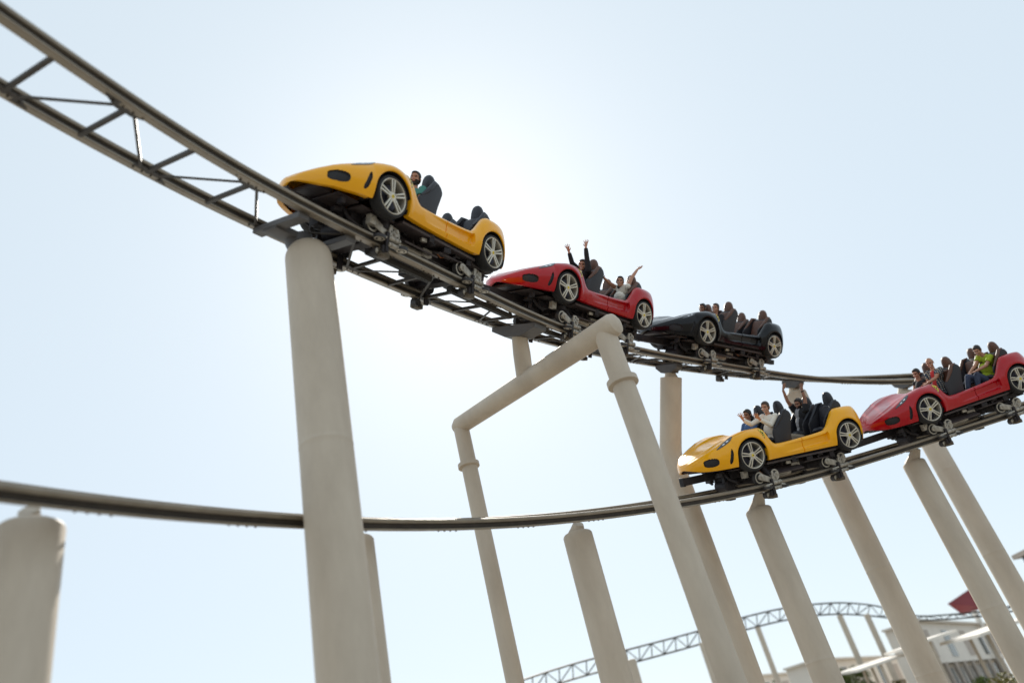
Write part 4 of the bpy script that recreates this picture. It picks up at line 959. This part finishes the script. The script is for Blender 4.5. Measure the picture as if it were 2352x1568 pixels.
def wallbox(m, p0, p1, z0, z1, th):
    p0 = A_(*p0[:2]); p1 = A_(*p1[:2]); d = p1-p0; L = np.linalg.norm(d); d /= L; n = A_(-d[1], d[0]); c = (p0+p1)/2+n*th/2
    m.box((c[0], c[1], (z0+z1)/2), (L/2, th/2, (z1-z0)/2), np.array([[d[0], n[0], 0], [d[1], n[1], 0], [0, 0, 1]]))
def pavilion(a, b, d1, d2, depth, label, wall='white_wall', bays=7, lowf=.5):
    P = at(*a, d1); d2 = d1*(P[2]-1.7)/max(.3, at(*b, d1)[2]-1.7); d2 = min(d2, d1*1.9); Q = at(*b, d2); H = P[2]; base = A_(P[0], P[1], 0); root = empty('building', base); tag(root, label, 'building')
    p0, p1 = A_(0, 0), (Q-P)[:2]; dd = unit(p1); n = A_(-dd[1], dd[0]); L = np.linalg.norm(p1)
    m = MB(); wallbox(m, p0, p1, H*lowf, H, depth); wallbox(m, p0+n*1.2, p1+n*1.2, 0, H*lowf, depth-1.2); m.obj('wall', wall, root, smooth=False)
    m = MB(); wallbox(m, p0-dd*.4-n*.5, p1+dd*.4-n*.5, H, H+.18, depth+.6); m.obj('roof', 'white_wall', root, smooth=False)
    for k in range(bays):
        s = L*(k+.5)/bays; c = p0+dd*s
        m = MB(); w2 = L/bays*.40; wallbox(m, c-dd*w2+n*1.16, c+dd*w2+n*1.16, .3, H*lowf-.3, .05); o = m.obj('window', 'glass', root, smooth=False)
        if k % 2 == 0:
            m = MB(); wallbox(m, c-dd*w2*.8-n*.04, c+dd*w2*.8-n*.04, H*lowf+.5, H-.7, .05); m.obj('window', 'glass' if k % 4 else 'beige_wall', root, smooth=False)
    for k in range(bays+1):
        c = p0+dd*L*k/bays; m = MB(); m.tube([(c[0], c[1], 0), (c[0], c[1], H*lowf)], .22, 12); m.obj('pillar', 'beige_wall', root)
    return root
pavilion((2100, 1428), (2275, 1436), 72, 62, 3, 'white pavilion with grey window bays behind the right-hand columns', bays=9, lowf=.60)
pavilion((1868, 1518), (2072, 1508), 74, 90, 3, 'long low white building behind the thin distant columns', bays=10, lowf=.35)
pavilion((1690, 1558), (1868, 1542), 84, 112, 3, 'pale low building left of the small round tree', bays=8, lowf=.45)
def roofpanel():
    a = at(2178, 1384, 92); b = at(2225, 1352, 90); root = empty('red_roof', (a[0], a[1], 0)); tag(root, 'dark red canopy sail jutting up behind the right-hand columns', 'canopy'); T0 = A_(a[0], a[1], 0)
    Q = [at(2176, 1386, 92), at(2226, 1352, 90), at(2262, 1392, 88), at(2212, 1412, 91)]; n = unit(np.cross(Q[1]-Q[0], Q[2]-Q[0]))*.15
    m = MB(); m.add([q-T0 for q in Q]+[q-T0+n for q in Q], [(0, 1, 2, 3), (7, 6, 5, 4)]+[(i, 4+i, 4+(i+1) % 4, (i+1) % 4) for i in range(4)]); m.obj('sail', 'redroof', root, smooth=False)
    c = (Q[3]+Q[2])/2-T0; m = MB(); m.tube([(c[0], c[1], c[2]), (c[0], c[1], 0)], .3, 16); m.obj('mast', 'white_wall', root)
roofpanel()
def canopy(a, b, d1, d2, z1, label, mat='white_wall'):
    P, Q = at(*a, d1), at(*b, d2); root = empty('shade_roof', (P[0], P[1], 0)); tag(root, label, 'shade roof', 'flat shade roofs'); H = P[2]; p1 = (Q-P)[:2]; dd = unit(p1)
    n = A_(-dd[1], dd[0]); m = MB(); m.add([(0, 0, H), (*p1, Q[2]), (*(p1+n*4), Q[2]+.3), (*(n*4), H+.3), (0, 0, H+.18), (*p1, Q[2]+.18), (*(p1+n*4), Q[2]+.48), (*(n*4), H+.48)], [(3, 2, 1, 0), (4, 5, 6, 7), (0, 1, 5, 4), (1, 2, 6, 5), (2, 3, 7, 6), (3, 0, 4, 7)]); m.obj('roof', mat, root, smooth=False)
    for s in (.08, .5, .92):
        c = p1*s+n*2; m = MB(); m.tube([(c[0], c[1], (H*(1-s)+Q[2]*s)+.2), (c[0], c[1], 0)], .12, 10); m.obj('post', 'column', root)
canopy((1925, 1550), (1972, 1543), 62, 58, 0, 'flat shade roof beside the small round tree')
canopy((2032, 1505), (2080, 1492), 62, 56, 0, 'tilted shade roof between distant column and thick column')
canopy((2160, 1482), (2252, 1462), 58, 50, 0, 'long rising shade roof in front of the white pavilion')
def tree(px, py, d, rad, label, mat='foliage', seed=1):
    top = at(px, py, d); H = top[2]; root = empty('tree', (top[0], top[1], 0)); tag(root, label, 'tree')
    r = random.Random(seed); m = MB(); hh = max(.4, H-rad*2.0); m.tube([(0, 0, 0), (.05, .03, hh*.6), (0, 0, hh+rad*.6)], [.16, .12, .06], 10)
    for k in range(5): a = k*1.3; m.tube([(0, 0, hh), (rad*.5*math.cos(a), rad*.5*math.sin(a), hh+rad*.7)], [.06, .02], 6)
    m.obj('trunk', 'bark', root); m = MB(); cl = [(r.gauss(0, .42)*rad, r.gauss(0, .42)*rad, H-rad+r.uniform(-.7, .6)*rad) for _ in range(26)]
    for c in cl:
        for _ in range(90):
            v = unit([r.gauss(0, 1) for _ in range(3)])*rad*.36*r.random()**.4; p = A_(*c)+v; a = unit([r.gauss(0, 1) for _ in range(3)])*.11; b = unit(np.cross(a, [r.gauss(0, 1) for _ in range(3)]))*.055
            m.add([p-a, p-b, p+a, p+b], [(0, 1, 2, 3)])
    m.obj('crown', mat, root, smooth=False, auto=False)
tree(1943, 1524, 66, 1.25, 'small round green tree above a flat shade roof', seed=2)
tree(1750, 1566, 70, 1.4, 'green tree cut by the bottom edge behind a distant column', seed=3)
tree(2290, 1536, 44, 1.5, 'yellow-green tree near the bottom right corner', 'foliage2', seed=4)
tree(2222, 1552, 48, 1.1, 'small green bush tree left of the yellow-green tree', 'foliage', seed=5)
tree(1982, 1560, 64, 1.2, 'low green tree between the two thin distant columns', 'foliage', seed=6)
tree(2062, 1556, 60, 1.2, 'low dry bush tree left of the second thick right-hand column', 'foliage2', seed=7)
tree(2330, 1548, 42, 1.3, 'yellow-green tree in the very corner at bottom right', 'foliage2', seed=8)
def dark_box():
    P = at(2322, 1276, 60); Q = at(2420, 1262, 56); root = empty('tower', (P[0], P[1], 0)); tag(root, 'dark-topped tower with pale coping at the right edge', 'tower'); p1 = (Q-P)[:2]; dd = unit(p1)
    m = MB(); wallbox(m, A_(0, 0), p1, P[2]-.35, P[2], 5); m.obj('coping', 'beige_wall', root, smooth=False)
    m = MB(); wallbox(m, dd*.5+A_(-dd[1], dd[0])*.4, p1, 0, P[2]-.35, 4.4); m.obj('wall', 'glass', root, smooth=False)
dark_box()
